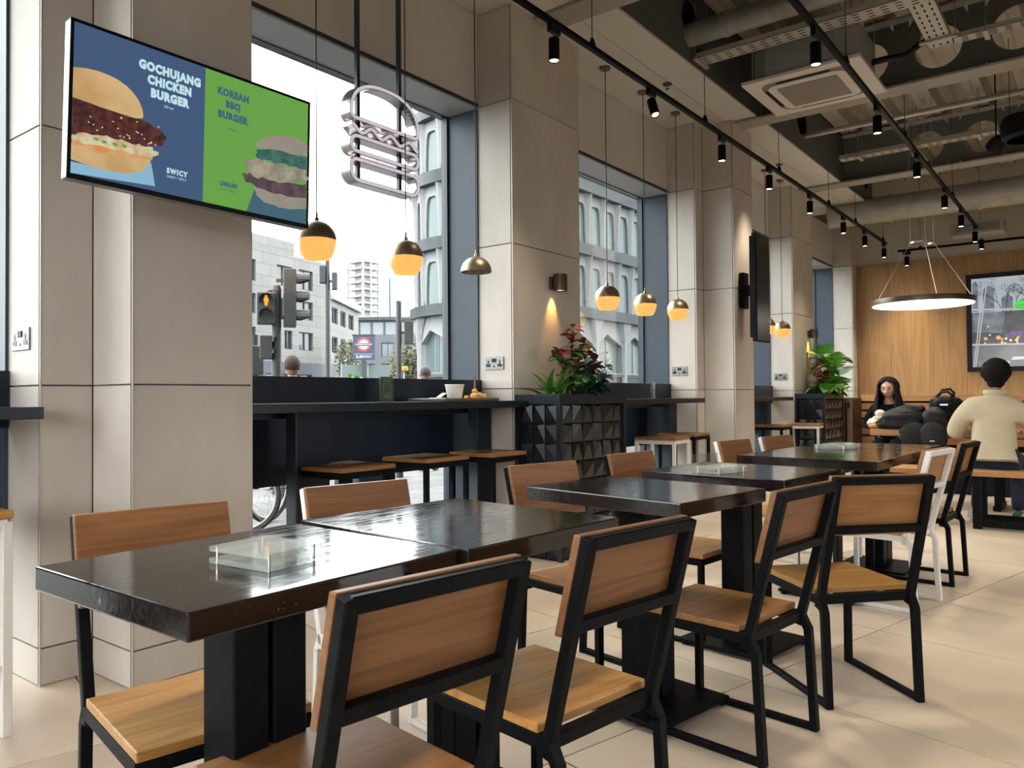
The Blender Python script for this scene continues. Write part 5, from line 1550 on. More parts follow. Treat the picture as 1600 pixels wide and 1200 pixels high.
# long hair: shell round the skull, open at the face, falling in front of the shoulders
hv = []; hf = []; NU, NV = 40, 22
for i in range(NV + 1):
    f = i / NV
    for k in range(NU + 1):
        a = R(52) + (2 * PI - R(104)) * k / NU           # 0 is the face direction (-x)
        if f < .42:
            th = (f / .42) * PI * .58
            r_ = .125 * math.sin(th) ** .9 + .002; z = .13 * math.cos(th) + .012
            op = min(1, max(0, (f - .20) / .07))
            a2 = R(50) * op + (2 * PI - 2 * R(50) * op) * k / NU
        else:
            g = (f - .42) / .58
            z = -.03 - .36 * g; r_ = .125 + .055 * math.sin(g * PI * .55)
            sp = R(50) - R(24) * g
            a2 = sp + (2 * PI - 2 * sp) * k / NU
        w = 1 + .035 * math.sin(a2 * 13 + f * 3)
        hv.append((HC.x - r_ * math.cos(a2) * w * 1.0 + .012, HC.y + r_ * math.sin(a2) * w * .95, HC.z + z))
for i in range(NV):
    for k in range(NU):
        b = i * (NU + 1) + k
        hf.append((b, b + 1, b + NU + 2, b + NU + 1))
hh = MB().add(hv, hf).obj('hair', M['hair_black'], wo, smooth=True)
so = hh.modifiers.new('thickness', 'SOLIDIFY'); so.thickness = .014; so.offset = 1
wk = [(V(.0, 0, .08), (.185, .14)), (V(-.03, 0, .33), (.172, .125)), (V(-.05, 0, .50), (.165, .11)), (V(-.06, 0, .595), (.10, .08)),
      (V(-.05, .18, .53), .078), (V(-.10, .235, .41), .07), (V(-.14, .26, .305), .064), (V(-.26, .16, .375), .055), (V(-.335, .105, .42), .047),
      (V(-.05, -.18, .53), .078), (V(-.10, -.235, .41), .07), (V(-.14, -.26, .305), .064), (V(-.26, -.175, .375), .055), (V(-.335, -.135, .42), .047)]
skinned('black_top', wk, [(0, 1), (1, 2), (2, 3), (2, 4), (4, 5), (5, 6), (6, 7), (7, 8), (2, 9), (9, 10), (10, 11), (11, 12), (12, 13)], M['black_cloth'], wo, 0, 2)
wt = [(V(.0, 0, .07), (.15, .115)), (V(-.08, .09, .07), .095), (V(-.28, .105, .068), .085), (V(-.42, .11, .05), .076), (V(-.465, .11, -.01), .07), (V(-.46, .11, -.12), .064), (V(-.45, .11, -.42), .055), (V(-.08, -.09, .07), .095), (V(-.28, -.105, .068), .085), (V(-.42, -.11, .05), .076), (V(-.465, -.11, -.01), .07), (V(-.46, -.11, -.12), .064), (V(-.45, -.11, -.42), .055)]
skinned('trousers', wt, [(0, 1), (1, 2), (2, 3), (3, 4), (4, 5), (5, 6), (0, 7), (7, 8), (8, 9), (9, 10), (10, 11), (11, 12)], M['black_cloth'], wo, 0, 2)
for s in (-1, 1):
    skinned('shoe', [(V(-.42, s * .11, -.455), .042), (V(-.55, s * .11, -.468), .036), (V(-.62, s * .11, -.474), .025)], [(0, 1), (1, 2)], M['black_cloth'], wo, 1, 2)
hand(wo, (-.355, .095, .43), (-.75, -.55, .15), (0, 0, 1), (-.4, .6, 0), 1.0, M['skin_tan'], .9)
hand(wo, (-.355, -.125, .43), (-.70, .35, .3), (0, 0, 1), (-.4, -.6, 0), 1.0, M['skin_tan'], .9)

TZW = .835
t = thing('food_bowl', 'white round paper bowl held by the woman over the table', 'bowl', (10.52, 2.29, .935))
MB().lathe([(.0001, 0), (.045, 0), (.062, .05), (.064, .056), (.058, .054), (.042, .006), (.0001, .006)], n=24).obj('bowl', M['paper'], t, smooth=True)
MB().ball((0, 0, .055), .056, 1, 1, .7, 20, 10).obj('ice_cream', M['paper_warm'], t, smooth=True)
t = thing('wrapping_paper', 'crumpled cream food wrapper beside the woman', 'wrapper', (9.88, 2.16, TZW))
mb = MB(); mb.ball((0, 0, .05), .085, 1.35, 1.5, .62, 16, 10); rr = random.Random(8)
for i, p in enumerate(mb.v): mb.v[i] = Vector((p.x * rr.uniform(.8, 1.15), p.y * rr.uniform(.8, 1.15), max(.001, p.z * rr.uniform(.75, 1.25))))
mb.obj('wrapper', M['paper_warm'], t)
t = thing('serving_tray', 'dark small tray on the left end of the oak table', 'tray', (9.65, 2.08, TZW))
MB().box(-.17, .17, -.15, .15, .0, .012).obj('base', M['matt_black'], t)
rim = MB()
for a in ((-.18, .18, -.16, -.145), (-.18, .18, .145, .16), (-.18, -.165, -.145, .145), (.165, .18, -.145, .145)): rim.box(a[0], a[1], a[2], a[3], .0, .035)
rim.obj('rim', M['matt_black'], t, bev=.004)
t = thing('purse', 'small mustard yellow purse at the corner of the oak table', 'purse', (9.38, 2.10, TZW))
MB().ball((0, 0, .03), .05, .9, 1.35, .6, 16, 10).obj('pouch', pbr('mustard', (.45, .25, .06), .6), t, smooth=True)
MB().box(-.012, .012, -.06, .06, .052, .062).obj('clasp', M['brass'], t)

# black coats and bag: soft quilted masses, creased by layered noise
from mathutils import noise
def soft(par, nm, mat, c, r, seed, quilt=0.0, qn=5.0, amp=.10, floor=None, rot=(0, 0, 0), fine=.025, pw=.8, nu=44, nv=30):
    mb = MB(); vs = []; fs = []
    rm = Euler(rot).to_matrix()
    for i in range(nv + 1):
        th = PI * i / nv
        for k in range(nu):
            a = 2 * PI * k / nu
            d = Vector((math.sin(th) * math.cos(a), math.sin(th) * math.sin(a), math.cos(th)))
            e = Vector([math.copysign(abs(q) ** pw, q) for q in d])
            n_ = noise.noise(d * 1.7 + Vector((seed, 0, 0))) * amp + noise.noise(d * 5.0 + Vector((0, seed, 0))) * amp * .45 + noise.noise(d * 13 + Vector((0, 0, seed))) * fine
            q_ = quilt * (abs(math.sin(d.z * qn + noise.noise(d * 2) * .8)) ** .5 - .7)
            p = Vector((e.x * r[0], e.y * r[1], e.z * r[2])) * (1 + n_ + q_)
            p = rm @ p + Vector(c)
            if floor is not None and p.z < floor: p.z = floor + (p.z - floor) * .02
            vs.append(p)
    for i in range(nv):
        for k in range(nu):
            fs.append((i * nu + k, i * nu + (k + 1) % nu, (i + 1) * nu + (k + 1) % nu, (i + 1) * nu + k))
    return mb.add(vs, fs).obj(nm, mat, par, smooth=True)
ct = thing('puffer_coat', 'black quilted puffer coat heaped on the left of the oak table', 'coat', (9.42, 1.80, TZW))
soft(ct, 'body', M['puffer'], (0, 0, .10), (.17, .23, .125), 1.3, .09, 5.5, .10, .003)
soft(ct, 'sleeve', M['puffer'], (-.02, .17, .06), (.08, .12, .065), 4.1, .08, 6, .12, .003, (0, .2, .5))
soft(ct, 'hood', M['puffer'], (.03, -.06, .20), (.12, .14, .07), 2.2, .06, 5, .14)
soft(ct, 'hanging_hem', M['puffer'], (-.165, -.13, -.055), (.05, .15, .13), 7.7, .07, 6, .10, None, (0, .12, .06))
cj_ = thing('puffer_jacket', 'black puffer jacket draped over the table edge next to the coat', 'coat', (9.36, 1.50, TZW))
soft(cj_, 'body', M['puffer'], (.0, 0, .10), (.13, .12, .14), 5.4, .06, 4, .10, .003, (0, -.15, .1))
soft(cj_, 'hanging_front', M['puffer'], (-.13, -.01, -.06), (.065, .13, .15), 9.1, .06, 4.5, .10, None, (0, .15, 0))
MB().box(-.205, -.196, -.03, .015, -.115, -.105).obj('label_tab', M['paper'], cj_)
bg_ = thing('backpack', 'tall black bag with looped handles standing on the oak table', 'bag', (9.80, 1.44, TZW))
soft(bg_, 'body', M['black_cloth'], (0, 0, .16), (.15, .19, .185), 3.3, 0, 1, .10, .003, (0, 0, .1), .02, .72)
soft(bg_, 'front_pocket', M['black_cloth'], (-.10, .03, .12), (.08, .12, .10), 6.6, 0, 1, .10, .003)
soft(bg_, 'top_flap', M['puffer'], (-.02, .03, .30), (.12, .12, .06), 8.2, .05, 4, .16)
for s, dz in ((-1, .0), (1, .03)):
    MB().tube([(s * .05, -.05, .29), (s * .07 - .02, -.06, .37 + dz), (s * .07 - .03, -.02, .41 + dz), (s * .06 - .03, .05, .40 + dz), (s * .05, .10, .35), (s * .04, .12, .28)], .014, 8).obj('handle', M['puffer'], bg_, smooth=True)
MB().box(-.165, -.15, -.03, .05, .255, .275).obj('buckle', M['chrome'], bg_, bev=.004)

# ------------------------------------------------------------------ the street outside
M['paving'] = pbr('paving', (0.062, 0.060, 0.057), .8, col2=(0.105, 0.102, 0.098), scale=34, vary=.18, bump=.3)
M['asphalt'] = pbr('asphalt', (0.049, 0.049, 0.051), .85, col2=(0.066, 0.066, 0.066), scale=8)
M['stone'] = pbr('stone_cladding', (0.111, 0.107, 0.100), .75, col2=(0.127, 0.123, 0.115), scale=.6)
def stone_grid():
    m, nt, b = _nt('stone_courses')
    tc = nt.nodes.new('ShaderNodeTexCoord')
    bt = nt.nodes.new('ShaderNodeTexBrick')
    bt.inputs['Color1'].default_value = (.122, .118, .11, 1); bt.inputs['Color2'].default_value = (.138, .134, .125, 1); bt.inputs['Mortar'].default_value = (.07, .07, .07, 1)
    bt.inputs['Scale'].default_value = 1; bt.inputs['Mortar Size'].default_value = .03; bt.inputs['Brick Width'].default_value = 2.2; bt.inputs['Row Height'].default_value = 1.05
    bt.offset = .5
    nt.links.new(tc.outputs['UV'], bt.inputs['Vector']); nt.links.new(bt.outputs['Color'], b.inputs['Base Color'])
    b.inputs['Roughness'].default_value = .75
    return m
M['stone_grid'] = stone_grid()
M['out_frame'] = pbr('out_frame', (0.029, 0.033, 0.041), .5)
M['out_glass'] = pbr('out_glass', (0.025, 0.034, 0.037), .12, spec=.7)
M['out_glass_green'] = pbr('out_glass_green', (0.062, 0.092, 0.085), .2, spec=.35, col2=(0.09, 0.122, 0.114), scale=.4, stretch=(1, 1, .15))
M['out_glass_pale'] = pbr('out_glass_pale', (0.115, 0.131, 0.139), .15, spec=.6)
M['white_facade'] = pbr('white_facade', (0.176, 0.176, 0.180), .6, col2=(0.193, 0.193, 0.193), scale=.5)
M['slab_grey'] = pbr('slab_grey', (0.026, 0.031, 0.033), .5, spec=.25, col2=(0.043, 0.05, 0.05), scale=.8)
M['grey_brick'] = pbr('grey_brick', (0.070, 0.072, 0.082), .8, col2=(0.078, 0.080, 0.090), scale=.5)
M['shop_blue'] = pbr('shop_blue', (0.029, 0.037, 0.049), .5)
M['tower_conc'] = pbr('tower_concrete', (0.246, 0.246, 0.234), .8)
M['tower_glass'] = pbr('tower_glass', (0.164, 0.221, 0.295), .3, col2=(0.221, 0.279, 0.344), scale=.05, stretch=(1, 1, .2))
M['street_black'] = pbr('street_black', (0.015, 0.016, 0.017), .5)
M['signal_red'] = glow('signal_red', (1.0, .20, .01), 2.6)
M['sign_blue'] = pbr('sign_navy', (0.016, 0.018, 0.045), .5)
M['sign_red'] = pbr('sign_red', (0.279, 0.021, 0.029), .5)
M['sign_white'] = pbr('sign_white', (0.246, 0.246, 0.246), .5)
M['sign_yellow'] = pbr('sign_yellow', (0.328, 0.180, 0.008), .5)
M['canal_glass'] = pbr('parapet_glass', (0.090, 0.111, 0.111), .2)
M['tree_leaf'] = pbr('tree_leaf', (0.070, 0.070, 0.016), .7, col2=(0.115, 0.082, 0.021), scale=1.2, vary=.35)
M['tree_leaf2'] = pbr('tree_leaf2', (.05, .075, .03), .7, col2=(0.066, 0.078, 0.029), scale=1.2, vary=.3)
M['bark'] = pbr('bark', (0.049, 0.041, 0.033), .9)
M['tyre'] = pbr('tyre', (0.016, 0.016, 0.018), .7)
M['coat_blue'] = pbr('coat_blue', (0.033, 0.057, 0.131), .8)
M['coat_grey'] = pbr('coat_grey', (0.057, 0.057, 0.066), .8)

pv = MB().box(-60, 60, 4.37, 11.0, -.14, -.012).obj('pavement', M['grout'])
tag(pv, 'pale paved pavement outside below the windows', 'pavement', kind='structure')
slab = MB().box(-.296, .296, -.296, .296, -.012, 0).data('paving_slab', M['paving'])
for i in range(20):
    for j in range(11):
        part('paving_slab', slab, pv, (2.6 + .6 * i + (.3 if j % 2 else 0), 4.68 + .6 * j, 0))
ap = MB().box(-60, 2.0, 4.4, 11.0, -.012, 0); ap.box(14.9, 60, 4.4, 11.0, -.012, 0)
ap.obj('outer_paving', M['paving'], pv)
tag(MB().box(-200, 400, 11.0, 420, -.30, -.10).box(-200, 400, -150, 4.3, -.40, -.15).box(-200, -60, 4.3, 11, -.4, -.15).obj('road', M['asphalt']), 'grey road and ground beyond the pavement', 'road', kind='structure')
tag(MB().box(-60, 60, 10.9, 11.05, -.2, 0.0).obj('kerb', M['paving']), 'long stone kerb between pavement and road', 'kerb', kind='structure')

# far bank pavement outside white building
tag(MB().box(10, 140, 22.4, 26, -.2, .02).obj('far_pavement', M['paving']), 'pavement in front of the white office building', 'pavement', kind='structure')

def uv_planar(o, su=1.0):
    """flat uv in metres: horizontal run along the wall and height"""
    me = o.data; uvl = me.uv_layers.new(name='uv')
    for pl in me.polygons:
        n = pl.normal
        t = Vector((-n.y, n.x, 0))
        if t.length < .2: t = Vector((1, 0, 0))
        t.normalize()
        for li in pl.loop_indices:
            c = me.vertices[me.loops[li].vertex_index].co
            uvl.data[li].uv = (c.dot(t), c.z)

# --- white building with petal columns, curved corner
WBX, WBY, WR = 37.6, 30.0, 5.0
wbt = thing('white_office_building', 'white curved office building with tapering columns and arched windows', 'building', (WBX, WBY, 0))
def wpath(s):
    """point and outward normal at arc length s along the facade; s = 0 where the curve meets the straight front"""
    if s >= 0: return Vector((s, -WR, 0)), Vector((0, -1, 0)), Vector((1, 0, 0))
    a = -PI / 2 + s / WR
    return Vector((WR * math.cos(a), WR * math.sin(a), 0)), Vector((math.cos(a), math.sin(a), 0)), Vector((-math.sin(a), math.cos(a), 0))
SW = 1.75
S_MIN = -WR * 2.7
slabs = [(5.93, 6.55), (9.70, 10.38), (13.50, 14.20), (17.3, 17.9)]
ss = [S_MIN + k * .35 for k in range(int(-S_MIN / .35) + 1)] + [0, 2, 20.0]
def band(z0, z1, out, depth, nm, mat):
    vs = []; n = len(ss)
    for s in ss:
        p, nn, tt = wpath(s)
        for d, z in ((out, z0), (out, z1), (out - depth, z1), (out - depth, z0)):
            q = p + nn * d; vs.append((q.x, q.y, z))
    fs = []
    for i in range(n - 1):
        for k in range(4):
            fs.append((4 * i + k, 4 * i + (k + 1) % 4, 4 * i + 4 + (k + 1) % 4, 4 * i + 4 + k))
    fs += [(0, 1, 2, 3), (4 * n - 1, 4 * n - 2, 4 * n - 3, 4 * n - 4)]
    return MB().add(vs, fs).obj(nm, mat, wbt)
for z0, z1 in slabs: band(z0, z1, .45, .9, 'floor_band', M['slab_grey'])
band(0.0, 17.3, -.45, .35, 'inner_wall', M['out_glass_green'])
FLO = [(6.55, 9.70), (10.38, 13.50), (14.20, 17.3)]
hole = [(.30, .06), (1.60, .06), (1.58, .9), (1.53, 1.7), (1.47, 2.2), (1.40, 2.42), (1.24, 2.54), (.70, 2.54), (.55, 2.42), (.45, 2.2), (.38, 1.7), (.32, .9)]
def rect_for(h):
    cx, cz = .97, 1.3; out = []
    for x, z in h:
        dx, dz = x - cx, z - cz
        sc = min((.88 if dx > 0 else .97) / abs(dx) if abs(dx) > 1e-6 else 1e9, ((3.15 - cz) if dz > 0 else cz) / abs(dz) if abs(dz) > 1e-6 else 1e9)
        out.append((cx + dx * sc, cz + dz * sc))
    return out
def bay(s0, z0, h, holep, rectp, sw=SW, H=3.15, cw=.40):
    hz = (h / H)
    n = len(holep); vs = []
    def at(u, z, d):
        p, nn, tt = wpath(s0 + u)
        q = p + nn * d; return (q.x, q.y, z0 + z * hz)
    vs = [at(u, z, 0) for u, z in rectp] + [at(u, z, 0) for u, z in holep] + [at(u, z, -.14) for u, z in holep]
    fs = []
    for i in range(n):
        j = (i + 1) % n
        fs += [(i, j, n + j, n + i), (n + i, n + j, 2 * n + j, 2 * n + i)]
    mb = MB().add(vs, fs)
    pan = mb.obj('wall_panel', M['white_facade'], wbt)
    fr = MB()
    inner = [((u - .97) * .91 + .97, (z - 1.3) * .95 + 1.3) for u, z in holep]
    v2 = [at(u, z, -.09) for u, z in holep] + [at(u, z, -.09) for u, z in inner]
    fr.add(v2, [(i, (i + 1) % n, n + (i + 1) % n, n + i) for i in range(n)])
    fr.obj('window_frame', M['out_frame'], pan)
    MB().add([at(u, z, -.12) for u, z in holep], [tuple(range(n))]).obj('window_pane', M['out_glass_green'], pan)
    # projecting column, broad at the head and slender at the foot
    c = MB(); cs = []
    for z, wd, dp in ((0, .09, .14), (1.2, .12, .17), (2.3, .17, .22), (2.8, .24, .30), (3.15, .36, .38)):
        cs.append([at(-wd, z, 0), at(-.02, z, dp), at(wd * .35, z, dp * .9), at(wd, z, 0)])
    v = [q for r_ in cs for q in r_]
    c.add(v, [(4 * i + k, 4 * i + k + 1, 4 * i + 4 + k + 1, 4 * i + 4 + k) for i in range(len(cs) - 1) for k in range(3)])
    c.obj('column', M['white_facade'], wbt)
nb0 = int(S_MIN / SW)
rp = rect_for(hole)
for (z0, z1) in FLO:
    for k in range(nb0, 7):
        s0 = .70 + k * SW + (0)
        p, nn, tt = wpath(s0 + .8)
        wp = Vector((WBX, WBY, 0)) + p
        if nn.dot(-wp.normalized()) < -.25: continue
        bay(s0, z0, z1 - z0, hole, rp)
# ground floor: wide pointed glazing between stout columns
for k in range(nb0 // 2, 4):
    s0 = 3.35 + k * 3.5
    p, nn, tt = wpath(s0 + 1.7)
    if nn.dot(-(Vector((WBX, WBY, 0)) + p).normalized()) < -.25: continue
    def at(u, z, d):
        p, nn, tt = wpath(s0 + u); q = p + nn * d; return (q.x, q.y, z)
    hp = [(.2, 2.7), (3.3, 2.7), (3.3, 4.4), (1.5, 5.15), (.2, 4.4)]
    rp2 = [(0, 2.5), (3.5, 2.5), (3.5, 5.93), (1.75, 5.93), (0, 5.93)]
    v = [at(u, z, -.05) for u, z in rp2] + [at(u, z, -.05) for u, z in hp] + [at(u, z, -.4) for u, z in hp]
    f = []
    for i in range(5):
        j = (i + 1) % 5; f += [(i, j, 5 + j, 5 + i), (5 + i, 5 + j, 10 + j, 10 + i)]
    pn = MB().add(v, f).obj('ground_panel', M['white_facade'], wbt)
    MB().add([at(u, z, -.38) for u, z in hp], [tuple(range(5))]).obj('window_pane', M['out_glass_green'], pn)
    mu = MB()
    for u in (1.75,): mu.add([at(u - .05, 2.7, -.36), at(u + .05, 2.7, -.36), at(u + .05, 5.05, -.36), at(u - .05, 5.05, -.36)], [(0, 1, 2, 3)])
    mu.obj('mullion', M['out_frame'], pn)
    MB().add([at(0, 0, -.1), at(3.5, 0, -.1), at(3.5, 2.5, -.1), at(0, 2.5, -.1)], [(0, 1, 2, 3)]).obj('plinth', M['slab_grey'], wbt)
    MB().add([at(.2, 2.42, -.05), at(3.3, 2.42, -.05), at(3.3, 2.62, .12), at(.2, 2.62, .12), at(3.3, 2.66, -.1), at(.2, 2.66, -.1)], [(0, 1, 2, 3), (3, 2, 4, 5)]).obj('sill', M['white_facade'], wbt)
    c = MB(); cs = []
    for z, wd, dp in ((0, .24, .12), (3.8, .22, .12), (4.6, .3, .16), (5.3, .55, .22), (5.93, .9, .28)):
        cs.append([at(-wd, z, -.05), at(-wd * .6, z, dp), at(wd * .6, z, dp), at(wd, z, -.05)])
    v = [q for r_ in cs for q in r_]
    c.add(v, [(4 * i + q, 4 * i + q + 1, 4 * i + 4 + q + 1, 4 * i + 4 + q) for i in range(len(cs) - 1) for q in range(3)])
    c.obj('column', M['white_facade'], wbt)
for ch, s in (('3', -3.92), ('0', -3.60), ('C', -2.85)):
    p, nn, tt = wpath(s)
    q = p + nn * .47
    xf = Matrix.Translation((q.x, q.y, 6.24)) @ Matrix((tt, Vector((0, 0, 1)), nn)).transposed().to_4x4()
    text(ch, .42, M['sign_white'], wbt, 'address_lettering', xf, .02, .02)
band(17.9, 18.9, .1, .06, 'roof_rail', M['slab_grey'])

# --- facades with recessed windows
def facade(par, A, B, z0, z1, rects, mat, depth=.35, pane='out_glass', nm='facade', mull=1):
    """wall from A to B (xy), with rectangular openings (u0,u1,w0,w1) in metres; windows with frame and pane"""
    A = Vector((A[0], A[1], 0)); B = Vector((B[0], B[1], 0))
    t = (B - A); L = t.length; t.normalize(); nn = Vector((t.y, -t.x, 0))
    us = sorted({0, L} | {u for r_ in rects for u in r_[:2]}); ws = sorted({z0, z1} | {w for r_ in rects for w in r_[2:]})
    mb = MB()
    def at(u, w, d=0): q = A + t * u + nn * d; return (q.x, q.y, w)
    for i in range(len(us) - 1):
        for j in range(len(ws) - 1):
            cu, cw = (us[i] + us[i + 1]) / 2, (ws[j] + ws[j + 1]) / 2
            if any(r_[0] < cu < r_[1] and r_[2] < cw < r_[3] for r_ in rects): continue
            mb.add([at(us[i], ws[j]), at(us[i + 1], ws[j]), at(us[i + 1], ws[j + 1]), at(us[i], ws[j + 1])], [(0, 1, 2, 3)])
    for u0, u1, w0, w1 in rects:
        mb.add([at(u0, w0), at(u1, w0), at(u1, w1), at(u0, w1), at(u0, w0, -depth), at(u1, w0, -depth), at(u1, w1, -depth), at(u0, w1, -depth)],
               [(0, 1, 5, 4), (1, 2, 6, 5), (2, 3, 7, 6), (3, 0, 4, 7)])
    o = mb.obj(nm, mat, par)
    if mat == M['stone_grid']: uv_planar(o)
    for u0, u1, w0, w1 in rects:
        fw_ = min(.10, (u1 - u0) * .09)
        f = MB()
        d0, d1 = -depth + .05, -depth + .16
        def bx(a, b, c, d):
            f.add([at(a, c, d0), at(b, c, d0), at(b, d, d0), at(a, d, d0), at(a, c, d1), at(b, c, d1), at(b, d, d1), at(a, d, d1)], [(0, 1, 2, 3), (4, 5, 6, 7), (0, 1, 5, 4), (1, 2, 6, 5), (2, 3, 7, 6), (3, 0, 4, 7)])
        bx(u0, u0 + fw_, w0, w1); bx(u1 - fw_, u1, w0, w1); bx(u0, u1, w0, w0 + fw_); bx(u0, u1, w1 - fw_, w1)
        for q in range(1, mull + 1):
            um = u0 + (u1 - u0) * q / (mull + 1); bx(um - fw_ / 2, um + fw_ / 2, w0, w1)
        fo = f.obj('window', M['out_frame'], o)
        MB().add([at(u0, w0, d0), at(u1, w0, d0), at(u1, w1, d0), at(u0, w1, d0)], [(0, 1, 2, 3)]).obj('pane', M[pane], fo)
    return o
# stone office building at left
sb = thing('stone_office_building', 'pale stone office building with square windows across the road', 'building', (0, 0, 0))
P0 = Vector((30.0, 58.2)); d1 = Vector((math.cos(R(13.2)), math.sin(R(13.2))))
C1 = Vector((50.4, 63.1)); P0 = C1 - d1 * 26
def along(C, dr, u, v_px_x):  return None
import itertools
def u_on(P, dr, px):
    """run along a wall line at which the sight line of camera column px meets it (worked out once, in metres)"""
    k = (px - 800) / FPX
    sd = Vector((fw.x + rt.x * k, fw.y + rt.y * k)).normalized()
    den = sd.x * dr.y - sd.y * dr.x
    return (sd.y * P.x - sd.x * P.y) / den if False else ((P.y * sd.x - P.x * sd.y) / (dr.x * sd.y - dr.y * sd.x))
rows = [(11.9, 13.85), (8.97, 10.78), (5.95, 7.75)]
rects = []
for u0, u1 in ((22.6, 24.71), (19.5, 21.75), (14.6, 16.72), (11.2, 13.3), (7.8, 9.9)):
    for k, (w0, w1) in enumerate(rows): rects.append((20.5 if (k == 2 and u0 == 19.5) else u0, u1 - (.1 if u0 == 19.5 else 0), w0, w1))
facade(sb, P0, C1, 4.75, 15.0, rects, M['stone_grid'])
facade(sb, P0, C1 - d1 * .0, 0, 4.75, [(18, 24.5, .4, 3.6), (9, 16, .4, 3.6)], M['shop_blue'], nm='shopfront', mull=3)
ARC = []
d2 = Vector((math.cos(R(36)), math.sin(R(36))))
q = C1.copy()
for k in range(1, 5):
    a = R(13.2 + (36 - 13.2) * k / 5); nq = q + Vector((math.cos(a), math.sin(a))) * .55
    facade(sb, q, nq, 4.75, 15.0 if k < 3 else 12.2, [], M['stone_grid'], nm='corner_facade'); facade(sb, q, nq, 0, 4.75, [], M['shop_blue'], nm='shopfront')
    q = nq
C2 = q.copy(); L2 = 12.6
rects = []
for u0, u1 in ((.33, 2.71), (3.95, 6.25), (7.61, 10.1)):
    for w0, w1 in ((9.12, 10.85), (6.0, 7.75)): rects.append((u0, u1, w0, w1))
facade(sb, C2, C2 + d2 * L2, 4.9, 12.2, rects, M['stone_grid'], depth=.3)
facade(sb, C2, C2 + d2 * L2, 0, 4.9, [(.8, 5.6, .4, 3.4), (6.2, 12, .4, 3.4)], M['slab_grey'], nm='shopfront', mull=3, pane='out_glass_pale')
b = MB(); nn = Vector((d2.y, -d2.x))
p1 = C2 - d2 * .2; p2 = C2 + d2 * L2
b.bar((p1.x + nn.x * .15, p1.y + nn.y * .15, 11.9), (p2.x + nn.x * .15, p2.y + nn.y * .15, 11.9), .5, .72)
b.obj('balustrade', pbr('balustrade_white', (.27, .27, .265), .7), sb)
# set-back top floor and roof blocks
q0 = C2 + Vector((-d2.y, d2.x)) * 2.6 - d2 * 1.5
facade(sb, q0, q0 + d2 * 11.5, 11.8, 15.1, [(u, u + 1.5, 12.5, 13.9) for u in (2.2, 4.8, 7.5)], M['stone_grid'], depth=.2)
q1 = C1 - d1 * 25 + Vector((-d1.y, d1.x)) * 1.2
facade(sb, q1, C1 - d1 * 2.6 + Vector((-d1.y, d1.x)) * 1.2, 14.8, 16.6, [], M['stone_grid'], nm='roof_block')
rb = MB()
rb.prism([(p.x, p.y) for p in (P0 + Vector((-.3, 1.2)), C1 + Vector((-.5, 1.2)), C2 + Vector((-.9, .9)), C2 + d2 * L2 + Vector((-.9, .5)), C2 + d2 * L2 + Vector((-14, 14)), P0 + Vector((-6, 20)))], .0, 11.9, 'xy')
rb.obj('building_core', M['stone'], sb)
# grey curved building farther off
gbu = thing('grey_brick_building', 'long grey brick building with a glazed top floor beyond the sign', 'building', (0, 0, 0))
pts = [Vector((80, 104.5)), Vector((87.2, 99.4)), Vector((91.1, 94.4)), Vector((95.3, 88.5)), Vector((98, 82))]
for i in range(4):
    A, B = pts[i], pts[i + 1]; L = (B - A).length
    nW = max(2, int(L / 3.0)); st = L / nW
    rects = [(st * k + .55, st * (k + 1) - .55, w0, w0 + 2.3) for k in range(nW) for w0 in (1.2, 4.7, 8.2)]
    facade(gbu, A, B, 0, 11.6, rects, M['grey_brick'], depth=.4, pane='out_glass_pale')
    nG = max(3, int(L / 1.6)); sg_ = L / nG
    facade(gbu, A, B, 11.6, 14.2, [(sg_ * k + .08, sg_ * (k + 1) - .08, 11.75, 14.05) for k in range(nG)], M['grey_brick'], depth=.2, pane='out_glass_pale', nm='glazed_floor', mull=0)
    MB().bar((A.x, A.y, 14.5), (B.x, B.y, 14.5), 1.6, .5).obj('eaves', M['slab_grey'], gbu)
# two far towers
tw = thing('concrete_tower', 'far concrete tower under construction with jutting floor slabs', 'tower', (236, 266, 0))
MB().box(-1.8, 2.4, -3.5, 3.5, 0, 66).obj('core', M['tower_conc'], tw)
for k in range(20): MB().box(-5.0 + (k % 2) * .3, 5.2, -5.5, 5.5, 3 + 3.1 * k, 3.5 + 3.1 * k).obj('floor_slab', M['tower_conc'], tw)
for a, b in ((-4.6, -5), (4.6, -5), (-4.6, 5), (4.6, 5), (0, -5)): MB().box(a - .4, a + .4, b - .4, b + .4, 0, 62).obj('column', M['tower_conc'], tw)
tw = thing('glass_tower', 'far pale blue glass tower with a slanted top', 'tower', (290, 310, 0))
base = [(-7.2, 3.5), (0, -4.2), (5.4, -5.6), (6.5, 6), (-4, 9)]
v = [(x, y, 0) for x, y in base] + [(x, y, (71, 66, 60, 64, 72)[i]) for i, (x, y) in enumerate(base)]
MB().add(v, [(0, 1, 6, 5), (1, 2, 7, 6), (2, 3, 8, 7), (3, 4, 9, 8), (4, 0, 5, 9), (5, 6, 7, 8, 9)]).obj('curtain_wall', M['tower_glass'], tw)
fi = MB()
for k in range(9):
    t_ = k / 8; x, y = -7.2 + 7.2 * t_, 3.5 - 7.7 * t_; fi.bar((x, y, 0), (x, y, 71 - 5 * t_), .3, .3, (0, 1, 0))
    x, y = 5.4 * t_, -4.2 - 1.4 * t_; fi.bar((x, y, 0), (x, y, 66 - 6 * t_), .3, .3, (0, 1, 0))
fi.obj('mullions', M['tower_conc'], tw)

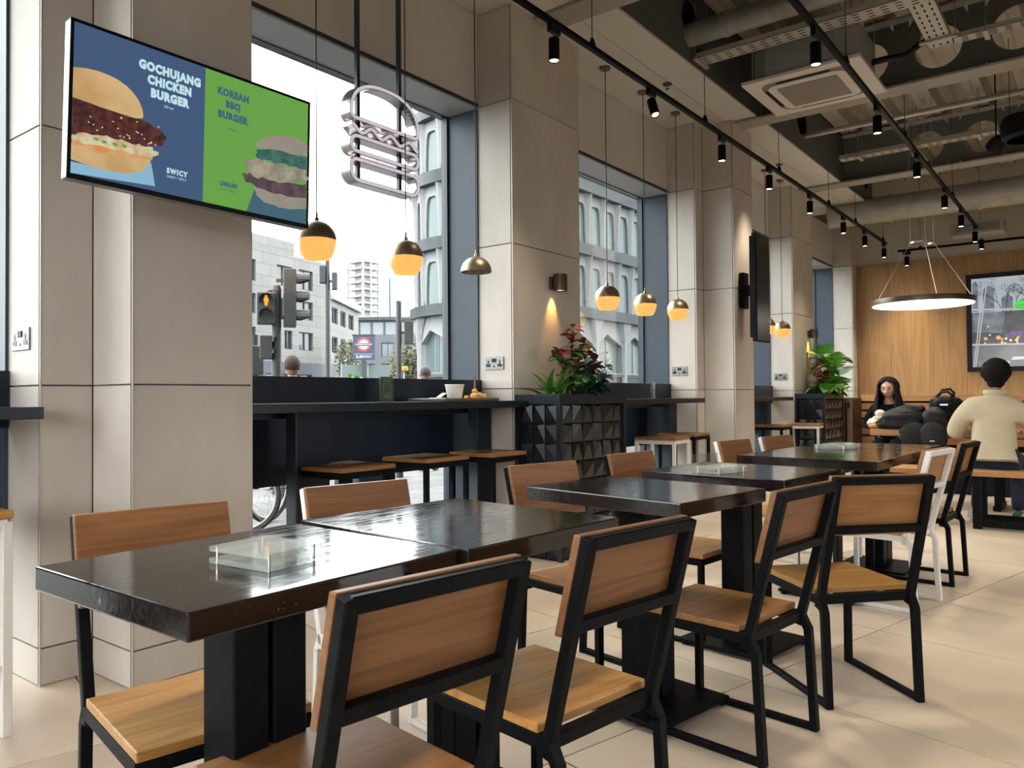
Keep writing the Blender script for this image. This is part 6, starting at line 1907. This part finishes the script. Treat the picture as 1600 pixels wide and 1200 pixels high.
# --- traffic lights and poles
def vis(mb, c, ax, r_, L):
    """half-round signal visor opening along ax"""
    c = Vector(c); ax = Vector(ax).normalized(); sd = ax.cross(Vector((0, 0, 1))); n = 10; vs = []
    for d, k_ in ((0, 1), (L, 1)):
        for i in range(n + 1):
            a = -.35 + (PI + .7) * i / n
            vs.append(c + sd * math.cos(a) * r_ + Vector((0, 0, 1)) * math.sin(a) * r_ + ax * (d * (1 if math.sin(a) > .0 else .35)))
    mb.add(vs, [(i, i + 1, n + 2 + i, n + 1 + i) for i in range(n)])
view = (-Vector((6.0, 8.5, 0))).normalized()
t = thing('pedestrian_signal_post', 'black traffic signal post with an amber standing figure lit', 'traffic light', (6.07, 8.50, 0))
MB().cyl((0, 0, 0), (0, 0, 2.62), .062, n=14).obj('pole', M['street_black'], t, smooth=True)
MB().cyl((0, 0, 2.62), (0, 0, 2.68), .066, .05, n=14).obj('cap', M['street_black'], t)
az = math.atan2(view.y, view.x)
hb_ = thing('signal_box', None, None); hb_.parent = t
del_keys = None
def box_at(par, nm, c, w, d, h, mat, az, bev=.01):
    mb = MB(); mb.xf = Matrix.Translation(c) @ Matrix.Rotation(az + PI / 2, 4, 'Z')
    mb.box(-w / 2, w / 2, -d / 2, d / 2, -h / 2, h / 2)
    return mb.obj(nm, mat, par, bev=bev)
bpy.data.objects.remove(hb_)
sdv = Vector((-view.y, view.x, 0))       # to the viewer's left when facing the lamp: picture left
sdl = Vector((view.y, -view.x, 0))
lft = sdl if (sdl.dot(rt) < 0) else sdv
c0 = lft * .125 + view * .06 + Vector((0, 0, 2.375))
hb_ = box_at(t, 'signal_head', c0, .225, .20, .40, M['street_black'], az)
mb = MB()
for dz in (.095, -.095): vis(mb, c0 + view * .10 + Vector((0, 0, dz)), view, .085, .09)
mb.obj('visors', M['street_black'], hb_)
fig = MB(); fig.xf = Matrix.Translation(c0 + view * .104 + Vector((0, 0, .095))) @ Matrix((-lft, view * -1, Vector((0, 0, 1)))).transposed().to_4x4()
fig.prism([(.016 * math.cos(a * PI / 5), .052 + .016 * math.sin(a * PI / 5)) for a in range(10)], -.004, .001, 'xz')
fig.prism([(-.024, .034), (.024, .034), (.030, -.012), (.020, -.014), (.016, -.068), (.003, -.068), (.0, -.02), (-.003, -.068), (-.016, -.068), (-.020, -.014), (-.030, -.012)], -.004, .001, 'xz')
fig.obj('standing_figure', M['signal_red'], hb_)
dl = MB(); dl.xf = Matrix.Translation(c0 + view * .101 + Vector((0, 0, -.095))) @ Matrix((-lft, view * -1, Vector((0, 0, 1)))).transposed().to_4x4()
dl.prism([(.07 * math.cos(a * PI / 9), .07 * math.sin(a * PI / 9)) for a in range(18)], -.004, .001, 'xz'); dl.obj('dark_lamp', M['out_glass'], hb_)
MB().tube([lft * .0 + Vector((0, 0, 2.56)), lft * .08 + Vector((0, 0, 2.62)), lft * .15 + view * .05 + Vector((0, 0, 2.57))], .012, 8).obj('cable', M['street_black'], t, smooth=True)
rgt = -lft
c1 = rgt * .165 + view * .02 + Vector((0, 0, 2.52))
hb2_ = box_at(t, 'vehicle_signal_head', c1, .16, .26, .74, M['street_black'], az)
mb = MB()
for dz in (.24, .0, -.24): vis(mb, c1 + rgt * .08 + Vector((0, 0, dz)), rgt, .10, .17)
mb.obj('visors', M['street_black'], hb2_)
ar = MB(); ar.bar(Vector((0, 0, 2.75)), c1 + Vector((0, 0, .23)), .04, .04); ar.bar(Vector((0, 0, 2.27)), c1 + Vector((0, 0, -.25)), .04, .04); ar.obj('brackets', M['street_black'], t)
c2 = lft * .13 + view * .03 + Vector((0, 0, 1.88))
hb3_ = box_at(t, 'lower_signal_head', c2, .15, .18, .30, M['street_black'], az)
mb = MB()
for dz in (.075, -.075): vis(mb, c2 + rgt * .05 + Vector((0, 0, dz)), (rgt + view * .6), .065, .09)
mb.obj('visors', M['street_black'], hb3_)
t = thing('signal_post', 'second black post seen at the left edge of the big window', 'traffic light', (6.25, 9.25, 0))
MB().cyl((0, 0, 0), (0, 0, 2.1), .055, n=12).obj('pole', M['street_black'], t, smooth=True)
MB().box(-.09, .09, -.09, .09, 1.55, 1.95).obj('push_button_box', M['street_black'], t, bev=.01)
def post(label, x, y, h, r_, head, dz, hs, side):
    t = thing('signal_post', label, 'traffic light', (x, y, 0))
    MB().cyl((0, 0, 0), (0, 0, h), r_, r_ * .9, n=12).obj('pole', M['street_black'], t, smooth=True)
    MB().cyl((0, 0, 0), (0, 0, .35), r_ * 1.25, n=12).obj('base_sleeve', M['street_black'], t, smooth=True)
    v_ = (-Vector((x, y, 0))).normalized(); l_ = Vector((v_.y, -v_.x, 0)); l_ = l_ if l_.dot(rt) < 0 else -l_
    for s, dd in side:
        o = box_at(t, 'signal_back', l_ * s + Vector((0, 0, dz + dd)), hs[0], .16, hs[1], M['street_black'], math.atan2(v_.y, v_.x))
        MB().bar(Vector((0, 0, dz + dd)), l_ * s + Vector((0, 0, dz + dd)), .04, .04).obj('bracket', M['street_black'], o)
    return t
post('tall dark street pole with two signal backs beyond the nearest pendant', 10.33, 12.73, 4.1, .052, None, 3.72, (.12, .36), ((.10, .05), (-.14, -.08)))
post('dark signal post with a black box beside the second pendant', 8.43, 8.69, 2.72, .048, None, 2.23, (.14, .36), ((-.15, 0),))
t = thing('small_sign_post', 'small yellow plate on a thin white post', 'sign', (9.90, 10.08, 0))
MB().cyl((0, 0, 0), (0, 0, 1.72), .012, n=8).obj('post', M['sign_white'], t)
MB().box(-.06, .06, -.06, .06, 1.71, 1.79).obj('plate', M['sign_yellow'], t, bev=.01)

# --- underground station sign on a post
ux, uy = 17.56, 19.77
vz = (-Vector((ux, uy, 0))).normalized()
t = thing('station_sign', 'black Underground roundel sign reading SUBWAY on a post', 'sign', (ux, uy, 0), math.atan2(vz.y, vz.x) + PI / 2 - R(8))
MB().box(-.07, .07, .0, .10, 0, 2.5).obj('post', M['street_black'], t)
bx_ = MB().box(-.36, .36, -.06, .10, 2.52, 3.32).obj('sign_box', M['sign_blue'], t, bev=.008)
MB().box(-.38, .38, -.07, .11, 3.32, 3.36).obj('sign_hood', M['street_black'], t)
rg = MB(); N = 36
for r0, r1 in ((.165, .235),):
    v = [(r0 * math.cos(2 * PI * k / N), -.066, 3.02 + r0 * math.sin(2 * PI * k / N)) for k in range(N)] + [(r1 * math.cos(2 * PI * k / N), -.066, 3.02 + r1 * math.sin(2 * PI * k / N)) for k in range(N)]
    rg.add(v, [(k, (k + 1) % N, N + (k + 1) % N, N + k) for k in range(N)])
rg.obj('red_ring', M['sign_red'], bx_)
MB().prism([(.168 * math.cos(2 * PI * k / N), 3.02 + .168 * math.sin(2 * PI * k / N)) for k in range(N)], -.064, -.06, 'xz').obj('ring_centre', M['sign_white'], bx_)
MB().box(-.30, .30, -.070, -.06, 2.975, 3.065).obj('name_bar', M['sign_blue'], bx_)
MB().box(-.33, .33, -.064, -.06, 2.70, 2.712).obj('divider_line', M['sign_white'], bx_)
text('UNDERGROUND', .072, M['sign_white'], bx_, 'bar_lettering', Matrix.Translation((0, -.0715, 3.02)) @ UPRIGHT, .002)
text('SUBWAY', .13, M['sign_white'], bx_, 'sign_lettering', Matrix.Translation((0, -.066, 2.61)) @ UPRIGHT, .004)
t = thing('glass_parapet', 'pale glass parapet panels round the stairs below the station sign', 'parapet', (ux, uy, 0), math.atan2(vz.y, vz.x) + PI / 2)
for x in (-.38, .50):
    MB().box(x - .36, x + .36, .2, .24, .3, 2.35).obj('panel', M['canal_glass'], t)
    MB().box(x - .38, x - .35, .18, .26, 0, 2.4).obj('upright', M['sign_white'], t)

# --- autumn trees
def tree(label, x, y, z0, h, r_, mats, n, seed):
    rr = random.Random(seed)
    t = thing('street_tree', label, 'tree', (x, y, 0), 0, 'street trees')
    mb = MB(); mb.tube([(0, 0, 0), (.1, 0, h * .4), (.05, .1, h * .75)], .16, 8, taper=.4)
    for k in range(5):
        a = rr.uniform(0, 2 * PI); mb.tube([(.1, 0, h * .4), (r_ * .4 * math.cos(a), r_ * .4 * math.sin(a), h * .7), (r_ * .7 * math.cos(a), r_ * .7 * math.sin(a), h * .85)], .06, 6, taper=.3)
    mb.obj('trunk', M['bark'], t, smooth=True)
    for mi, mm in enumerate(mats):
        lv = MB()
        for k in range(n):
            u = rr.uniform(-1, 1); a = rr.uniform(0, 2 * PI); q = rr.uniform(.25, 1) ** .6
            s = math.sqrt(1 - u * u)
            c = Vector((r_ * q * s * math.cos(a), r_ * q * s * math.sin(a), z0 + (h - z0) * .5 + (h - z0) * .5 * q * u))
            d = Vector((rr.uniform(-1, 1), rr.uniform(-1, 1), rr.uniform(-1, 1))).normalized(); e = d.orthogonal().normalized(); w = rr.uniform(.10, .2)
            lv.add([c - d * w, c + e * w * .6, c + d * w, c - e * w * .6], [(0, 1, 2, 3)])
        o = lv.obj('foliage', M[mm], t); o['kind'] = 'stuff'
tree('yellowing street tree in front of the white building', 35.3, 35.6, .8, 4.9, 1.35, ['tree_leaf', 'tree_leaf2'], 900, 1)
tree('greenish yellow tree behind the station sign', 51.2, 60.0, 3, 7.2, 1.4, ['tree_leaf2', 'tree_leaf'], 500, 2)

# --- bicycles leaning below the big window
def bicycle(label, x, y, rz, steer=0.0):
    t = thing('bicycle', label, 'bicycle', (x, y, 0), rz, 'bicycles parked outside')
    r_ = .34
    def wheel(px, ang):
        w = MB(); N = 40
        rot = Matrix.Translation((px, 0, r_)) @ Matrix.Rotation(ang, 4, 'Z')
        w.xf = rot
        w.tube([(math.cos(2 * PI * k / N) * (r_ - .022), 0, math.sin(2 * PI * k / N) * (r_ - .022)) for k in range(N)], .022, 8, closed=True)
        wo_ = w.obj('wheel', M['tyre'], t, smooth=True)
        s = MB(); s.xf = rot
        s.tube([(math.cos(2 * PI * k / N) * (r_ - .05), 0, math.sin(2 * PI * k / N) * (r_ - .05)) for k in range(N)], .009, 6, closed=True)
        s.cyl((0, -.04, 0), (0, .04, 0), .022, n=10)
        for k in range(20):
            a = 2 * PI * k / 20; s.cyl((0, .02 * (-1) ** k, 0), (math.cos(a) * (r_ - .05), 0, math.sin(a) * (r_ - .05)), .0018, n=4)
        s.obj('rim_and_spokes', M['galv'], wo_, smooth=True)
    wheel(0, 0); wheel(1.05, steer)
    f = MB()
    bb, st, hd_, hl = Vector((.43, 0, .30)), Vector((.30, 0, .78)), Vector((.86, 0, .80)), Vector((.89, 0, .66))
    for a, b, r0 in ((bb, st, .017), (st, hd_, .017), (bb, hl, .02), (hd_, hl, .022), (Vector((0, .05, r_)), bb, .010), (Vector((0, -.05, r_)), bb, .010), (Vector((0, .05, r_)), st, .009), (Vector((0, -.05, r_)), st, .009)):
        f.cyl(a, b, r0, n=10)
    f.obj('frame', M['street_black'], t, smooth=True)
    g = MB()
    for s in (-.05, .05): g.cyl(Vector((.9, s, .64)), Vector((1.05, s, r_)), .012, n=8)
    g.cyl(Vector((.86, 0, .8)), Vector((.84, 0, .98)), .013, n=8); g.cyl(Vector((.84, -.28, .99)), Vector((.84, .28, .99)), .012, n=8)
    g.obj('fork_and_handlebar', M['street_black'], t, smooth=True)
    c = MB(); c.cyl((.43, .035, .30), (.43, .045, .30), .095, n=24); c.cyl((.43, .05, .30), (.50, .05, .15), .010, n=6); c.cyl((.43, -.05, .30), (.36, -.05, .45), .010, n=6)
    c.box(.46, .55, .04, .13, .135, .155); c.box(.31, .40, -.13, -.04, .44, .46)
    c.obj('crankset', M['galv'], t)
    s = MB(); s.cyl((.30, 0, .78), (.275, 0, .90), .012, n=8); s.ball((.25, 0, .93), .06, 2.1, 1.1, .5, 14, 8)
    s.obj('saddle', M['street_black'], t, smooth=True)
    return t
bicycle('nearer bicycle, its front wheel cut off by the first pillar', 4.05, 6.18, R(150), .1)
bicycle('second bicycle standing behind the first bar stool', 4.62, 6.62, R(16), .2)

# --- people on the pavement
def passer(label, x, y, rz, h, hairm, coatm, skinm):
    t = thing('person', label, 'person', (x, y, 0), rz)
    k = h / 1.75
    def W(a, b, c): return Vector((a, b, c)) * k
    js = [(W(0, 0, .95), (.15 * k, .11 * k)), (W(0, 0, 1.18), (.14 * k, .10 * k)), (W(0, 0, 1.38), (.17 * k, .105 * k)), (W(0, 0, 1.47), (.09 * k, .08 * k)), (W(.01, 0, 1.54), .055 * k), (W(.015, 0, 1.58), .05 * k),
          (W(0, .19, 1.40), .06 * k), (W(-.02, .24, 1.12), .048 * k), (W(.06, .23, .88), .036 * k), (W(0, -.19, 1.40), .06 * k), (W(-.02, -.24, 1.12), .048 * k), (W(.06, -.23, .88), .036 * k),
          (W(0, .09, .88), .075 * k), (W(.02, .10, .50), .05 * k), (W(-.02, .10, .09), .036 * k), (W(0, -.09, .88), .075 * k), (W(.05, -.10, .50), .05 * k), (W(.10, -.10, .09), .036 * k)]
    skinned('body', js, body_e, M[skinm], t, 0, 1)
    hd2 = MB().ball(tuple(W(.02, 0, 1.645)), .10 * k, 1.0, .82, 1.2, 20, 14).obj('head', M[skinm], t, smooth=True)
    for s in (-1, 1):
        MB().ball(tuple(W(.01, s * .083, 1.635)), .024 * k, .6, .4, 1.2, 8, 6).obj('ear', M[skinm], hd2, smooth=True)
        MB().ball(tuple(W(.108, s * .03, 1.655)), .010 * k, .6, 1, .6, 8, 6).obj('eye', M['eye_dark'], hd2, smooth=True)
    MB().ball(tuple(W(.122, 0, 1.63)), .016 * k, 1, .8, 1.4, 8, 6).obj('nose', M[skinm], hd2, smooth=True)
    MB().ball(tuple(W(.105, 0, 1.585)), .016 * k, .5, 1.5, .4, 8, 6).obj('mouth', M['lips'], hd2, smooth=True)
    hb3 = MB().ball(tuple(W(.002, 0, 1.675)), .110 * k, 1.0, .86, 1.02, 22, 16)
    for i, p in enumerate(hb3.v):
        if p.x > .06 * k and p.z < 1.70 * k: hb3.v[i] = Vector((.05 * k, p.y * .9, p.z))
        if p.z < 1.61 * k: hb3.v[i] = Vector((p.x * .95, p.y * .97, 1.61 * k))
    hb3.obj('hair', M[hairm], t, smooth=True)
    cj = [(W(0, 0, .86), (.175 * k, .14 * k)), (W(0, 0, 1.12), (.165 * k, .13 * k)), (W(0, 0, 1.38), (.18 * k, .12 * k)), (W(.0, 0, 1.49), (.085 * k, .08 * k)),
          (W(0, .19, 1.40), .078 * k), (W(-.02, .245, 1.12), .066 * k), (W(.05, .235, .92), .055 * k), (W(0, -.19, 1.40), .078 * k), (W(-.02, -.245, 1.12), .066 * k), (W(.05, -.235, .92), .055 * k)]
    skinned('coat', cj, [(0, 1), (1, 2), (2, 3), (2, 4), (4, 5), (5, 6), (2, 7), (7, 8), (8, 9)], M[coatm], t, 1, 1)
    tj = [(W(0, 0, .90), (.155 * k, .12 * k)), (W(0, .09, .82), .10 * k), (W(.02, .10, .50), .078 * k), (W(-.02, .10, .11), .058 * k), (W(0, -.09, .82), .10 * k), (W(.05, -.10, .50), .078 * k), (W(.10, -.10, .11), .058 * k)]
    skinned('trousers', tj, [(0, 1), (1, 2), (2, 3), (0, 4), (4, 5), (5, 6)], M['coat_grey'], t, 0, 1)
    for s, fx in ((1, -.02), (-1, .10)):
        skinned('shoe', [(W(fx - .05, s * .10, .045), .04 * k), (W(fx + .08, s * .10, .036), .036 * k), (W(fx + .17, s * .10, .026), .024 * k)], [(0, 1), (1, 2)], M['street_black'], t, 1, 1)
        hand(t, W(.06 if s > 0 else .06, s * .23, .90), (.1, 0, -1), (1, 0, 0), (0, s, 0), .95 * k, M[skinm], .5)
passer('person outside with short fair brown hair in a blue coat, seen from behind', 5.42, 7.30, R(52), 1.68, 'hair_brown', 'coat_blue', 'skin_pink')
passer('person with short dark hair in grey, farther along the pavement', 9.41, 9.07, R(20), 1.73, 'hair_dark', 'coat_grey', 'skin_pink')
